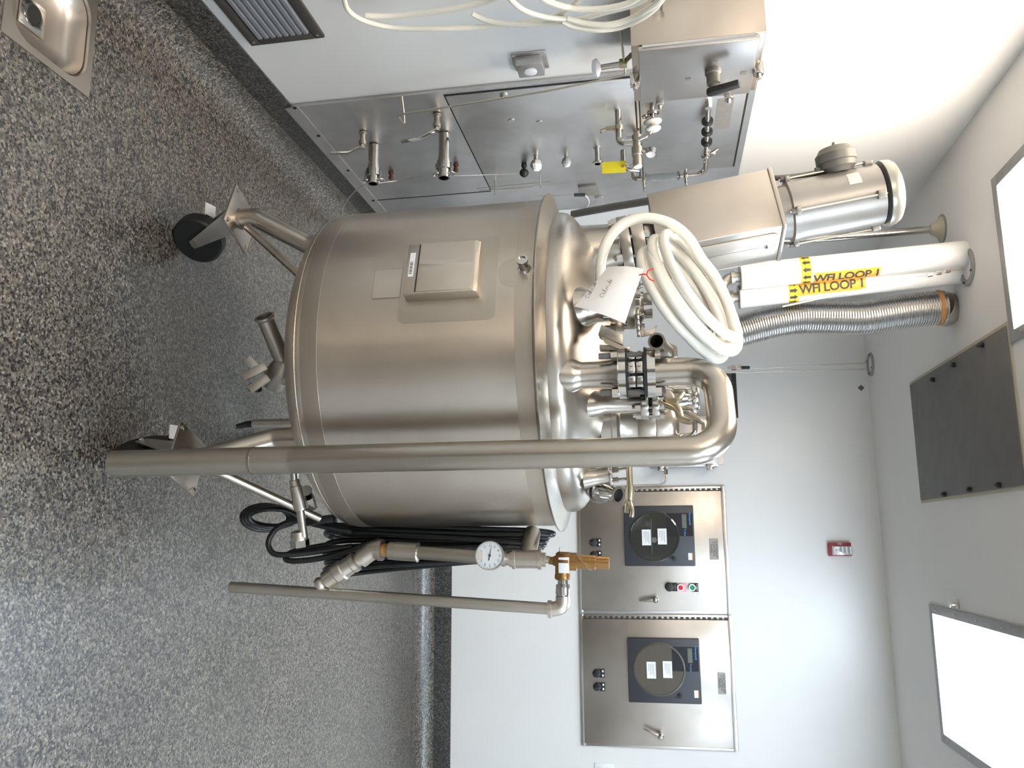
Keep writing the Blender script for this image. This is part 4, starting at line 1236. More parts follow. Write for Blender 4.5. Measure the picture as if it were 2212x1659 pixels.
def build_tank():
    TM = Matrix.Translation(TC)
    MB().lathe([(.4815, .5775), (.4835, .580), (.4855, .590), (TR, .600), (TR, 1.200), (.4875, 1.206)], 128, TM, cap=False).build('shell', 'tank', tank)
    MB().lathe([(.482, .5735), (.4835, .5755), (.482, .5778)], 128, TM, cap=False).build('weld_seam', 'seam', tank)
    MB().lathe([(.0, .470), (.15, .474), (.28, .487), (.37, .504), (.43, .525), (.460, .5455), (.476, .562), (.482, .5738)], 128, TM, cap=False).build('bottom_dish', 'tank', tank, ang=60)
    MB().lathe([(.4872, 1.2045), (.503, 1.2085), (.5055, 1.2115), (.505, 1.2145), (.452, 1.2315), (.4475, 1.2335)], 128, TM, cap=False).build('rim_flange', 'head', tank, ang=50)
    MB().lathe(HEAD, 128, TM, cap=False).build('top_head', 'head', tank, ang=60)
    # dull ground areas round the welded plates
    shell_patch(MB(), -122.3, -91.7, .858, 1.112, .4868, .4876, 24, rad=.018).build('ground_patch', 'ground', tank)
    shell_patch(MB(), -110.8, -100.2, .7845, .8615, .486, .4884, 14, rad=.004).build('plate_weld', 'seam', tank)
    shell_patch(MB(), -110.6, -100.4, .786, .860, .486, .4892, 14, rad=.004).build('blank_plate', 'tank', tank)
    MB().lathe([(.4855, .5905), (.4873, .600), (.4873, .640), (.4868, .6405)], 128, TM, cap=False).build('dressed_band', 'ground', tank)
    MB().lathe([(.4868, 1.1595), (.4873, 1.160), (.4873, 1.2035), (.4868, 1.204)], 128, TM, cap=False).build('dressed_band', 'ground', tank)
    # name plate bracket: wedge standing off the shell
    F_ = shell_frame(-107.9, .972)
    w, zb, zt = .079, -.093, .100
    prof = [(-.006, zb), (.030, zb), (.030, zt - .012), (.022, zt - .002), (-.006, zt)]
    m = MB(F_)
    m.prism([(-w, y, z) for z, y in prof], (2 * w, 0, 0))
    br = m.build('nameplate_bracket', 'tank', tank, bevel=.003)
    MB(F_).box((-w + .004, zb + .034, .0295), (w - .004, zt - .015, .0325)).build('nameplate', 'tank', br, bevel=.001)
    MB(F_).box((-w + .004, zb + .030, .0298), (w - .004, zb + .033, .0308)).build('gap', 'dark', br)
    MB(F_).box((-w + .03, zb + .008, .0300), (-w + .105, zb + .022, .0306)).build('barcode_label', 'label_white', br)
    mm = MB(F_)
    for k in range(11): mm.box((-w + .058 + k * .0036, zb + .010, .0306), (-w + .058 + k * .0036 + (.0022 if k % 3 else .0012), zb + .018, .0308))
    mm.build('barcode', 'ink', br, smooth=False)
    # jacket nipple below the rim with its ground disc
    shell_patch(MB(), -112.0, -101.8, 1.115, 1.200, .4868, .4875, 14, rad=.040).build('ground_disc', 'ground', tank)
    F2 = shell_frame(-107.8, 1.183)
    MB(F2).lathe([(.018, 0), (.012, .006), (.012, .030), (.0145, .031), (.0145, .040), (.010, .0405), (.010, .036), (0, .036)], 22, cap=False).build('jacket_nipple', 'chrome', tank)
    # legs, plates, casters
    for a, head in ((202.0, 48), (308.0, 118), (74.0, 20)):
        P = tp(a, .5, 0)
        pz = .243
        pts = fillet([tp(a, .40, .56), tp(a, .405, .455), tp(a, .5, .292), tp(a, .5, pz)], .05, 6)
        leg = MB().tube(pts, .0305, 24).build('leg', 'leg', tank)
        u = V(math.cos(a * D2R), math.sin(a * D2R), 0)
        rot = Matrix.Translation(V(P.x, P.y, 0)) @ Matrix.Rotation((a + 45 if head != 118 else a + 30) * D2R, 4, 'Z')
        MB(rot).box((-.076, -.076, pz - .007), (.076, .076, pz)).build('base_plate', 'leg', leg, bevel=.0015)
        for sx in (-1, 1):
            for sy in (-1, 1): link('bolt', BOLT, leg, rot @ Matrix.Translation((sx * .062, sy * .062, pz - .002)) @ Matrix.Scale(.8, 4))
        MB().ring(V(P.x, P.y, pz), V(P.x, P.y, pz + .006), .034, .029).build('weld_bead', 'seam', leg)
        MB().tube([tp(a + 6, .475, .285), {202.0: at(660, 605, Z=.50), 308.0: at(690, 1120, Z=.50), 74.0: tp(134, .42, .52)}[a]], .0125, 14).build('brace', 'leg', leg)
        # caster
        h = head * D2R
        fwd = V(math.cos(h), math.sin(h), 0)
        ax = V(-fwd.y, fwd.x, 0)
        c = V(P.x, P.y, .080) + fwd * .055
        cs = MB().lathe([(.022, -.026), (.040, -.024), (.054, -.025), (.072, -.025), (.079, -.018), (.080, 0), (.079, .018), (.072, .025), (.054, .025), (.040, .024), (.022, .026)], 44, frame(c, ax)).build('caster', 'black', tank)
        fk = MB()
        for s in (-1, 1):
            o = c + ax * s * .034
            top = V(P.x, P.y, pz - .02) + ax * s * .034
            q = (top - o).normalized()
            p_ = ax.cross(q).normalized()
            fk.prism([o - p_ * .014 - q * .014, o + p_ * .014 - q * .014, top + fwd * .03 + p_ * 0, top + fwd * .0 - fwd * .045], ax * s * .005)
        fk.box((-.05, -.05, 0), (.05, .05, .001)) if False else None
        fk.build('fork', 'motor', cs, bevel=.002)
        MB(Matrix.Translation((P.x, P.y, 0)) @ Matrix.Rotation(h, 4, 'Z')).box((-.05, -.042, pz - .022), (.05, .042, pz - .007)).build('swivel_head', 'dark', cs, bevel=.004)
        MB().hexp(c - ax * .046, c + ax * .046, .011).build('axle_bolt', 'chrome', cs)
        k = c + fwd * (.095) + V(0, 0, .045)
        if head == 48: k = c - V(.092, .0, -.030)
        if head == 118: k = c + V(-.060, .03, .070)
        kk = frame(k, (0, -.25, 1), (1, 0, 0))
        MB(kk).box((-.020, -.022, -.002), (.020, .022, .002)).build('brake_pedal', 'label_white', cs, bevel=.0018)
        MB().tube([k - V(0, 0, .010), c + V(0, 0, .04)], .006, 8).build('brake_arm', 'dark', cs)
    # bottom outlet tube behind the front leg
    b0, b1 = at(618, 915, Y=2.62), at(548, 916, Y=2.62)
    o = MB().cyl(b0 + (b0 - b1) * .3, b1, .017, seg=20).ring(at(612, 915, Y=2.62), at(606, 915, Y=2.62), .020, .016).build('drain_pipe', 'pipe_dull', tank)
    MB().tube([b1, b1 + (b1 - b0).normalized() * .02, at(510, 922, Y=2.60)], [.012, .012, .008], 12).build('pipe_plug', 'black', o)
    # bottom valve with an open spout
    s0, s1 = at(612, 782, Y=2.30), at(571, 683, Y=2.20)
    d = (s1 - s0).normalized()
    L = (s1 - s0).length
    vb = MB().lathe([(.024, 0), (.025, L * .25), (.0245, L * .92), (.031, L * .97), (.031, L), (.024, L), (.022, L * .6)], 30, frame(s0, d), cap=False).build('outlet_spout', 'pipe_dull', tank)
    MB().lathe([(.023, 0), (0, 0)], 24, frame(s0 + d * L * .62, d), cap=False).build('bore', 'dark', vb)
    c = at(600, 812, Y=2.34)
    vv = MB().lathe([(.02, -.05), (.034, -.04), (.036, -.01), (.036, .03), (.03, .05), (.024, .08)], 26, frame(c, (s0 - c))).lathe([(.03, -.03), (.03, .06)], 24, frame(c, (0, 0, 1))).build('bottom_valve', 'pipe_dull', tank, ang=50)
    for (px0, py0), (px1, py1) in (((575, 790), (525, 815)), ((580, 815), (538, 842)), ((560, 800), (532, 775))):
        q0, q1 = at(px0, py0, Y=2.28), at(px1, py1, Y=2.26)
        dd = q1 - q0
        MB(frame(q0, dd, (0, 1, 0))).box((-.004, -.014, 0), (.004, .014, dd.length)).build('valve_lug', 'pipe_dull', vv, bevel=.002)
    MB().hexp(at(562, 838, Y=2.28), at(540, 836, Y=2.28), .014).build('valve_nut', 'black_plastic', vv)
build_tank()

# ------------------------------------------------------------------ vent pipe with butterfly valve
def bolt_ring(parent, c, n, r, zdir, z, start=0):
    for k in range(n):
        a = start + 2 * math.pi * k / n
        F_ = frame(c + zdir.normalized() * z, zdir)
        link('bolt', BOLT, parent, F_ @ Matrix.Translation((r * math.cos(a), r * math.sin(a), 0)))

def build_vent_pipe():
    N = at(1250, 815, Z=1.292)
    N = V(-.408, 2.055, 0)
    def zx(x): return at(x, 815, Y=N.y).z
    hz = head_z(N.x, N.y)
    # nozzle belongs to the tank head
    nz = MB().lathe([(.043, hz - .06), (.043, hz - .006), (.0385, hz + .006), (.035, hz + .013), (.0335, hz + .018), (.0335, zx(1300)), (.035, zx(1320)), (.041, zx(1336))], 40, Matrix.Translation(N), cap=False).build('nozzle', 'head', tank, ang=60)
    z1, z2 = zx(1336), zx(1353)
    MB().lathe([(.034, z1), (.062, z1), (.0635, z1 + .002), (.0635, z2), (.034, z2)], 44, Matrix.Translation(N), cap=False).build('nozzle_flange', 'chrome', tank, ang=30)
    t = thing('vent_pipe', 'bent steel vent pipe with butterfly valve hanging in front of the tank', 'pipe', V(N.x, N.y, z2))
    z3, z4, z5 = zx(1357), zx(1392), zx(1397)
    z6 = zx(1416)
    MB().lathe([(.03, z2), (.0645, z2), (.0645, z3), (.03, z3)], 44, Matrix.Translation(N), cap=False).build('gasket', 'black', t)
    b = MB().lathe([(.03, z3), (.053, z3), (.053, z3 + .006), (.046, z3 + .008), (.046, z4 - .008), (.053, z4 - .006), (.053, z4), (.03, z4)], 44, Matrix.Translation(N), cap=False).build('valve_body', 'black', t)
    # clamped body halves seen between the flanges
    zc = (z3 + z4) / 2
    for a in (-95, -55, 100, 140, 220):
        n = V(math.cos(a * D2R), math.sin(a * D2R), 0)
        F_ = frame(V(N.x, N.y, zc) + n * .047, n, V(-n.y, n.x, 0))
        k = MB(F_).box((-.015, -.020, -.004), (.015, -.001, .006)).box((-.015, .001, -.004), (.015, .020, .006)).build('body_lug', 'chrome', b, bevel=.002)
        link('bolt', BOLT, k, F_ @ Matrix.Translation((-.006, -.010, .005)) @ Matrix.Scale(.6, 4)); link('bolt', BOLT, k, F_ @ Matrix.Translation((-.006, .010, .005)) @ Matrix.Scale(.6, 4))
    MB().lathe([(.03, z4), (.0645, z4), (.0645, z5), (.03, z5)], 44, Matrix.Translation(N), cap=False).build('gasket', 'black', t)
    MB().lathe([(.032, z5), (.062, z5), (.0635, z5 + .002), (.0635, z6), (.032, z6)], 44, Matrix.Translation(N), cap=False).build('pipe_flange', 'chrome', t, ang=30)
    for k in (-20, -136, 44, 160):
        a = k * D2R
        q = V(N.x + .054 * math.cos(a), N.y + .054 * math.sin(a), 0)
        s = MB().cyl(q + V(0, 0, z1 - .046), q + V(0, 0, z6 + .024), .0075, seg=10).build('stud', 'access', t)
        MB().hexp(q + V(0, 0, z1 - .016), q + V(0, 0, z1), .0125).build('nut', 'chrome', s)
        MB().hexp(q + V(0, 0, z6), q + V(0, 0, z6 + .014), .0125).build('nut', 'chrome', s)
    # the long bent pipe
    E = V(-.196, 1.925, 0)
    zt = at(1556, 885, Y=1.99).z
    path = fillet([V(N.x, N.y, z6 - .002), V(N.x, N.y, zt), V(E.x, E.y, zt), V(E.x, E.y, .60)], .082, 14)
    MB().tube(path, .0345, 40).build('pipe', 'pipe', t, ang=60)
    MB().lathe([(.0325, .108), (.0345, .108), (.0345, .498), (.0352, .499), (.0352, .501), (.0345, .502), (.0345, .605)], 40, Matrix.Translation(E), cap=False).build('pipe_extension', 'pipe_dull', t)
    MB().lathe([(.0352, .494), (.0356, .498), (.0352, .502)], 40, Matrix.Translation(E), cap=False).build('weld_joint', 'seam', t)
    MB().lathe([(.033, .112), (0, .112)], 24, Matrix.Translation(E), cap=False).build('bore', 'dark', t)
build_vent_pipe()

# ------------------------------------------------------------------ fittings on the tank head
def build_head_fittings():
    # manway with domed lid
    c = V(-.318, 2.325, 0)
    hz = head_z(c.x, c.y)
    t = thing('manway', 'round steel manway with domed lid on the tank head behind the vent pipe', 'manway', V(c.x, c.y, hz))
    TM = Matrix.Translation(c)
    def zx(x): return at(x, 935, Y=c.y).z
    MB().lathe([(.088, hz - .03), (.088, zx(1324)), (.092, zx(1326)), (.092, zx(1336)), (.078, zx(1340)), (.074, zx(1344)), (.074, zx(1380))], 56, TM).build('collar', 'head', t, ang=45)
    MB().lathe([(.079, zx(1380)), (.079, zx(1418))], 56, TM).build('clamp_ring', 'hood', t, bevel=.0015)
    MB().lathe([(.079, zx(1420)), (.079, zx(1447)), (.072, zx(1458)), (.05, zx(1466)), (0.0, zx(1469))], 56, TM).build('lid', 'hood', t, ang=40)
    h = zx(1464)
    MB().tube(fillet([c + V(-.03, -.045, h - .01), c + V(-.03, -.06, h + .045), c + V(.045, -.05, h + .045), c + V(.045, -.045, h - .01)], .02), .0075, 12).build('lid_handle', 'chrome', t)
    # blind flanged nozzle between the vent pipe and the manway
    c = V(-.352, 2.165, 0)
    hz = head_z(c.x, c.y)
    t = thing('blind_nozzle', 'short nozzle closed by a bolted blind flange between vent pipe and manway', 'nozzle', V(c.x, c.y, hz))
    TM = Matrix.Translation(c)
    def z2(x): return at(x, 870, Y=c.y).z
    MB().lathe([(.040, hz - .02), (.034, hz + .012), (.028, hz + .024), (.028, z2(1384))], 36, TM).build('neck', 'head', t, ang=50)
    MB().lathe([(.022, z2(1384)), (.047, z2(1384)), (.047, z2(1401)), (.022, z2(1401))], 36, TM).build('lower_flange', 'chrome', t, bevel=.001)
    MB().lathe([(.030, z2(1401)), (.030, z2(1408))], 24, TM).build('gasket', 'black', t)
    MB().lathe([(.022, z2(1408)), (.047, z2(1408)), (.047, z2(1424)), (.022, z2(1424))], 36, TM).build('blind_flange', 'chrome', t, bevel=.001)
    for k in range(4):
        a = k * math.pi / 2 + .5
        q = c + V(.039 * math.cos(a), .039 * math.sin(a), 0)
        MB().hexp(q + V(0, 0, z2(1372)), q + V(0, 0, z2(1384)), .009).hexp(q + V(0, 0, z2(1424)), q + V(0, 0, z2(1434)), .009).cyl(q + V(0, 0, z2(1366)), q + V(0, 0, z2(1436)), .005, seg=8).build('bolt', 'chrome', t)
    # polished diaphragm valve with yoke clamp
    c = V(-.390, 2.33, 0)
    t = thing('diaphragm_valve', 'polished steel valve with tarnished yoke clamp seen inside the pipe bend', 'valve', V(c.x, c.y, head_z(c.x, c.y)))
    TM = Matrix.Translation(c)
    def z3(x): return at(x, 858, Y=c.y).z
    MB().lathe([(.030, head_z(c.x, c.y) - .01), (.026, z3(1400)), (.026, z3(1428)), (.040, z3(1440)), (.040, z3(1452)), (.034, z3(1458)), (.034, z3(1478)), (.030, z3(1484)), (.030, z3(1494))], 40, TM).build('body', 'chrome', t, ang=40)
    MB().lathe([(.041, z3(1494)), (.042, z3(1496)), (.042, z3(1506)), (.039, z3(1509)), (0, z3(1509))], 40, TM).build('cap', 'chrome', t, ang=40)
    ya, yb = at(1436, 868, Y=2.22), at(1492, 912, Y=2.16)
    y = MB().tube(catmull([at(1418, 852, Y=2.25), ya, at(1462, 882, Y=2.19), at(1472, 905, Y=2.18), yb], 8), [.016 - .009 * min(1, k / 32) for k in range(33)], 14).build('yoke', 'brass2', t)
    MB().tube(catmull([ya, at(1462, 865, Y=2.2), at(1475, 850, Y=2.22)], 6), .008, 10).build('yoke_arm', 'brass2', y)
    MB().lathe([(.0005, -.026), (.016, -.022), (.026, -.008), (.027, .006), (.018, .022), (.0005, .026)], 22, frame(at(1436, 862, Y=2.24), (0, -1, .2))).build('yoke_boss', 'pipe_dull', y)
    MB().tube(catmull([at(1480, 893, Y=2.24), at(1505, 905, Y=2.22), at(1521, 914, Y=2.22), at(1522, 930, Y=2.22)], 6), .009, 12).build('handle', 'pipe', t)
    MB().tube([at(1452, 956, Y=2.26), at(1478, 942, Y=2.26)], .006, 10).build('pin', 'chrome', t)
    # tri-clamp ferrules on the right of the head
    c = V(-.156, 2.28, 0)
    t = thing('clamped_ferrule', 'polished ferrule with thumb screws on the right of the tank head', 'ferrule', V(c.x, c.y, head_z(c.x, c.y)))
    b0, b1 = at(1284, 1030, Y=2.28), at(1318, 1026, Y=2.28)
    d = (b1 - b0).normalized()
    MB().lathe([(.030, -.03), (.024, .006), (.0225, .012), (.0225, .040)], 32, frame(b0, d)).build('ferrule', 'head', t, ang=50)
    MB().lathe([(.023, .040), (.033, .041), (.034, .045), (.033, .049), (.023, .050)], 32, frame(b0, d)).build('clamp_rim', 'chrome', t)
    for dx, sy in ((0, 1018), (0, 1040)):
        q0, q1 = at(1322, sy - 2, Y=2.26), at(1354, sy - 6, Y=2.26)
        s = MB().cyl(q0, q1, .004, seg=10).hexp(q0, q0 + (q1 - q0) * .45, .0075).build('thumb_screw', 'chrome', t)
    k0, k1 = at(1359, 1008, Y=2.25), at(1361, 1052, Y=2.25)
    arm = MB().tube([k0, k1], .0085, 16).build('cross_bar', 'brass2', t)
    k2 = at(1360, 1080, Y=2.25)
    MB().tube([k1 - (k2 - k1) * .1, k1 + (k2 - k1) * .5, k2], [.0125, .0125, .010], 16).build('fork_socket', 'brass2', arm)
    MB().tube(catmull([k2, at(1355, 1090, Y=2.25), at(1353, 1108, Y=2.25)], 5), .0062, 12).build('fork_tine', 'brass2', arm)
    MB().tube(catmull([k2, at(1362, 1090, Y=2.24), at(1366, 1103, Y=2.24), at(1364, 1117, Y=2.24)], 5), .0062, 12).build('fork_tine', 'brass2', arm)
    t = thing('open_ferrule', 'slanted open ferrule clamped to the right edge of the tank head', 'ferrule', at(1282, 1070, Y=2.36))
    b0, b1 = at(1278, 1086, Y=2.36), at(1334, 1062, Y=2.36)
    b0, b1 = at(1282, 1055, Y=2.36), at(1336, 1070, Y=2.30)
    d = (b1 - b0).normalized()
    L = (b1 - b0).length
    MB().lathe([(.026, -.03), (.022, .0), (.022, .012), (.036, .014), (.036, .019), (.022, .020), (.022, .028), (.036, .030), (.036, .038), (.020, .040), (.019, L - .012), (.026, L - .002), (.026, L), (.018, L), (.017, L - .02)], 32, frame(b0, d), cap=False).build('ferrule', 'chrome', t, ang=40)
    MB().lathe([(.0175, 0), (0, 0)], 20, frame(b0 + d * (L - .018), d), cap=False).build('bore', 'dark', t)
    MB().lathe([(.0225, .019), (.034, .0195), (.034, .0295), (.0225, .030)], 30, frame(b0, d)).build('gasket', 'black', t)
    # flanged nozzle and spool under the paper tag
    c = V(-.595, 2.10, 0)
    hz = head_z(c.x, c.y)
    t = thing('side_nozzle', 'flanged nozzle with open spool tube below the hose coil', 'nozzle', V(c.x, c.y, hz))
    TM = Matrix.Translation(c)
    def z4(x): return at(x, 690, Y=c.y).z
    MB().lathe([(.058, hz - .06), (.058, hz - .012), (.047, hz + .006), (.040, hz + .018), (.0375, hz + .028), (.0375, z4(1328))], 40, TM, cap=False).build('neck', 'head', t, ang=60)
    MB().lathe([(.03, z4(1330)), (.064, z4(1330)), (.064, z4(1347)), (.03, z4(1347))], 40, TM).build('lower_flange', 'pipe', t, bevel=.001)
    MB().lathe([(.045, z4(1347)), (.045, z4(1354))], 32, TM).build('gasket', 'black', t)
    MB().lathe([(.03, z4(1354)), (.060, z4(1354)), (.060, z4(1374)), (.03, z4(1374))], 40, TM).build('upper_flange', 'pipe', t, bevel=.001)
    MB().lathe([(.052, z4(1374)), (.052, z4(1384)), (.034, z4(1392)), (.034, z4(1410))], 36, TM).build('hub', 'chrome', t, ang=40)
    for k in range(6):
        a = k * math.pi / 3 + .2
        q = c + V(.053 * math.cos(a), .053 * math.sin(a), 0)
        MB().cyl(q + V(0, 0, z4(1305)), q + V(0, 0, z4(1392)), .0065, seg=10).hexp(q + V(0, 0, z4(1318)), q + V(0, 0, z4(1330)), .0115).hexp(q + V(0, 0, z4(1374)), q + V(0, 0, z4(1386)), .0115).build('bolt', 'chrome', t)
    # sheet brackets under the flange
    q = [at(1292, 722, Y=2.04), at(1299, 701, Y=2.04), at(1345, 722, Y=2.04), at(1345, 745, Y=2.04)]
    MB().prism(q, (0, .05, 0)).build('bracket', 'pipe_dull', t, bevel=.001)
    q = [at(1299, 726, Y=2.03), at(1306, 740, Y=2.03), at(1343, 756, Y=2.03), at(1360, 754, Y=2.03)]
    MB().prism(q, (0, .004, 0)).build('bracket', 'hood', t, smooth=False)
    q = [at(1295, 744, Y=2.05), at(1295, 755, Y=2.05), at(1360, 757, Y=2.05), at(1360, 748, Y=2.05)]
    MB().prism(q, (0, .03, 0)).build('bracket', 'pipe_dull', t, bevel=.001)
    # hinge strap of clamp segments
    for k in range(5):
        a, b = at(1372 + k * .8, 668 + k * 12, Y=2.00), at(1380 + k * .8, 678 + k * 12, Y=2.00)
        MB().box((a.x, a.y, a.z), (b.x, a.y + .012, b.z)).build('clamp_segment', 'brass2' if k == 0 else 'chrome', t, bevel=.001)
    # open spool tube looking at the camera
    s0, s1 = at(1447, 765, Y=2.12), at(1418, 737, Y=1.985)
    d = (s1 - s0).normalized()
    L = (s1 - s0).length
    sp = MB().lathe([(.0185, 0), (.0185, L - .02), (.0215, L - .014), (.0215, L), (.0165, L), (.0155, L - .05)], 32, frame(s0, d), cap=False).build('spool_tube', 'pipe', t)
    MB().lathe([(.0165, 0), (0, 0)], 20, frame(s0 + d * (L - .06), d), cap=False).build('bore', 'dark', sp)
    MB().lathe([(.0185, -.01), (.026, -.009), (.026, .008), (.0185, .010)], 6, frame(s0 + d * .02, d)).build('spool_nut', 'pipe', sp)
    q = [at(1383, 720, Y=2.02), at(1386, 703, Y=2.02), at(1402, 714, Y=2.02), at(1420, 702, Y=2.02), at(1412, 722, Y=2.02), at(1385, 727, Y=2.02)]
    MB().prism(q, (0, .008, 0)).build('clamp_ear', 'hood', t, bevel=.001)
build_head_fittings()

# ------------------------------------------------------------------ agitator
def build_agitator():
    Y0 = 2.38
    b, tp_ = at(1281, 541, Y=Y0), at(1929, 414, Y=Y0)
    ax = (tp_ - b).normalized()
    cdir = V(-b.x, -b.y, 0).normalized()
    def s(px, py=None):
        """distance along the axis for an image column"""
        f = (px - 1281) / (1929 - 1281)
        return (at(1281 + (1929 - 1281) * f, 541 + (414 - 541) * f, Y=Y0) - b).dot(ax)
    n2 = Matrix.Rotation(59 * D2R, 3, 'Z') @ cdir
    F_ = frame(b, ax, n2)         # local x = right-hand hood face normal, local -y = the face turned to the camera
    t = thing('agitator', 'motor-driven agitator with sheet steel hood leaning on the tank head', 'mixer', b)
    MB(F_).lathe([(.085, -.05), (.078, -.01), (.072, .03), (.066, s(1335)), (.066, s(1338))], 48, cap=True).build('pedestal', 'pipe', t, ang=50)
    MB(F_).lathe([(.05, s(1340)), (.083, s(1340)), (.083, s(1362)), (.05, s(1362))], 48).build('lower_flange', 'pipe', t, bevel=.001)
    MB(F_).lathe([(.072, s(1362)), (.072, s(1366))], 40).build('gasket', 'black', t)
    MB(F_).lathe([(.05, s(1366)), (.083, s(1366)), (.083, s(1392)), (.06, s(1394)), (.06, s(1418))], 48).build('upper_flange', 'hood', t, bevel=.001)
    for k in range(8):
        a = k * math.pi / 4 + .3
        x, y = .074 * math.cos(a), .074 * math.sin(a)
        bo = MB(F_).hexp((x, y, s(1328)), (x, y, s(1340)), .0115).hexp((x, y, s(1392)), (x, y, s(1402)), .0115).cyl((x, y, s(1322)), (x, y, s(1404)), .006, seg=8).build('bolt', 'chrome', t)
    h0, h1 = s(1413), s(1668)
    w = .0955
    m = MB(F_)
    # open-bottomed sheet hood
    th = .003
    m.box((-w, -w, h0), (w, -w + th, h1)).box((-w, w - th, h0), (w, w, h1)).box((-w, -w + th, h0), (-w + th, w - th, h1)).box((w - th, -w + th, h0), (w, w - th, h1))
    hd = m.build('hood', 'hood', t, bevel=.002)
    MB(F_).box((-w - .004, -w - .004, h1), (w + .004, w + .004, h1 + .012)).build('top_plate', 'hood', t, bevel=.002)
    MB(F_).box((-w + .004, -w + .004, h0 + .02), (w - .004, w - .004, h0 + .03)).build('drive_plate', 'dark', t)
    # rounded cover on the right-hand face
    pts = []
    y0, y1, z0, z1, rr = -w + .032, w - .034, h0 + .03, h1 - .008, .02
    for q, (cy, cz) in enumerate(((y1 - rr, z1 - rr), (y0 + rr, z1 - rr), (y0 + rr, z0 + rr), (y1 - rr, z0 + rr))):
        for k in range(5):
            a = (q + k / 4) * math.pi / 2
            pts.append((w, cy + rr * math.cos(a), cz + rr * math.sin(a)))
    cv = MB(F_).prism(pts, (.004, 0, 0)).build('cover_plate', 'ground', hd, bevel=.0015)
    MB(F_).box((w + .004, (y0 + y1) / 2 - .001, z0 + .01), (w + .0045, (y0 + y1) / 2 + .001, z1 - .004)).build('cover_crease', 'seam', cv)
    for zz in (z1 - .03,): MB(F_).lathe([(.007, 0), (.005, .004), (0, .004)], 10, frame((w + .004, 0, zz), (1, 0, 0))).build('screw', 'chrome', cv)
    # motor
    m0, m1, m2 = h1 + .012, s(1905), s(1950)
    R_ = .087
    MB(F_).lathe([(.05, m0), (.078, m0 + .002), (.080, m0 + .03), (R_ + .003, m0 + .034), (R_ + .003, m0 + .052), (R_, m0 + .053), (R_, m1 - .012), (R_ - .006, m1 - .010), (R_ - .006, m1)], 56, cap=True).build('motor', 'motor', t)
    MB(F_).lathe([(R_ - .004, m1 - .002), (R_ + .006, m1), (R_ + .007, m1 + .010), (R_ + .005, m1 + .024), (R_ - .002, m1 + .034), (R_ - .016, m1 + .041), (R_ - .04, m1 + .046), (0, m1 + .048)], 56, cap=False).build('fan_cover', 'motor_cap', t, ang=50)
    MB(F_).lathe([(R_ - .01, m1 - .010), (R_ - .001, m1 - .009), (R_ - .001, m1 + .001)], 48, cap=False).build('fan_gap', 'dark', t)
    for k in range(4):
        a = (-58 + 90 * k) * D2R
        x, y = (R_ + .008) * math.cos(a), (R_ + .008) * math.sin(a)
        r_ = MB(F_).cyl((x, y, m0 + .02), (x, y, m1 - .014), .0032, seg=8).build('tie_rod', 'cast', t)
        Q = Matrix.Rotation(a, 4, 'Z')
        MB(F_ @ Q).box((R_ - .004, -.012, m0 + .036), (R_ + .016, .012, m0 + .050)).build('rod_lug', 'motor', r_, bevel=.002)
        MB(F_ @ Q).box((R_ - .004, -.012, m1 - .040), (R_ + .014, .012, m1 - .018)).build('rod_lug', 'motor', r_, bevel=.002)
        MB(F_).hexp((x, y, m0 + .024), (x, y, m0 + .036), .008).build('nut', 'jbox', r_)
    # conduit box on the side turned to the left wall
    lft = -CR
    lft = (lft - ax * lft.dot(ax)).normalized()
    base = b + ax * (s(1822)) + lft * (R_ - .006)
    MB().lathe([(.040, 0), (.045, .010), (.052, .016), (.052, .032), (.056, .034), (.056, .058), (.052, .062), (.042, .076), (.018, .082), (0, .083)], 36, frame(base, lft)).build('conduit_box', 'jbox', t, ang=40)
    MB().cbox(base + lft * .085, (.014, .014, .006)).build('box_lid_nut', 'jbox', t, bevel=.001)
    cpts = [base + lft * .018 - ax * .045, base + lft * .016 - ax * .075, b + ax * (m0 + .02) + lft * .105, b + ax * (h1 - .05) + lft * .13 + cdir * -.06]
    cd = MB().tube(catmull(cpts, 6), .008, 12).build('conduit', 'jbox', t)
    MB().hexp(base + lft * .018 - ax * .043, base + lft * .018 - ax * .062, .014).build('conduit_nut', 'jbox', cd)
    # long conduit from under the hood down behind the tank
    MB().tube([at(1416, 432, Y=2.52), at(1330, 446, Y=2.58), at(1236, 463, Y=2.64)], .0125, 14).build('lower_conduit', 'access', t)
    # white rating sticker
    q = [(1822, 368), (1850, 364), (1866, 385), (1834, 391)]
    cen = b + ax * s(1840)
    m = MB()
    vs = []
    for j in range(2):
        for i in range(7):
            a = math.atan2(cdir.y, cdir.x) - (28 + i * 4.6) * D2R
            d = V(math.cos(a), math.sin(a), 0)
            d = (d - ax * d.dot(ax)).normalized()
            vs.append(b + ax * (s(1824) + j * .034) + d * (R_ + .0008))
    m.add(vs, [(i, i + 1, i + 8, i + 7) for i in range(6)]).build('rating_sticker', 'paper', t)
build_agitator()

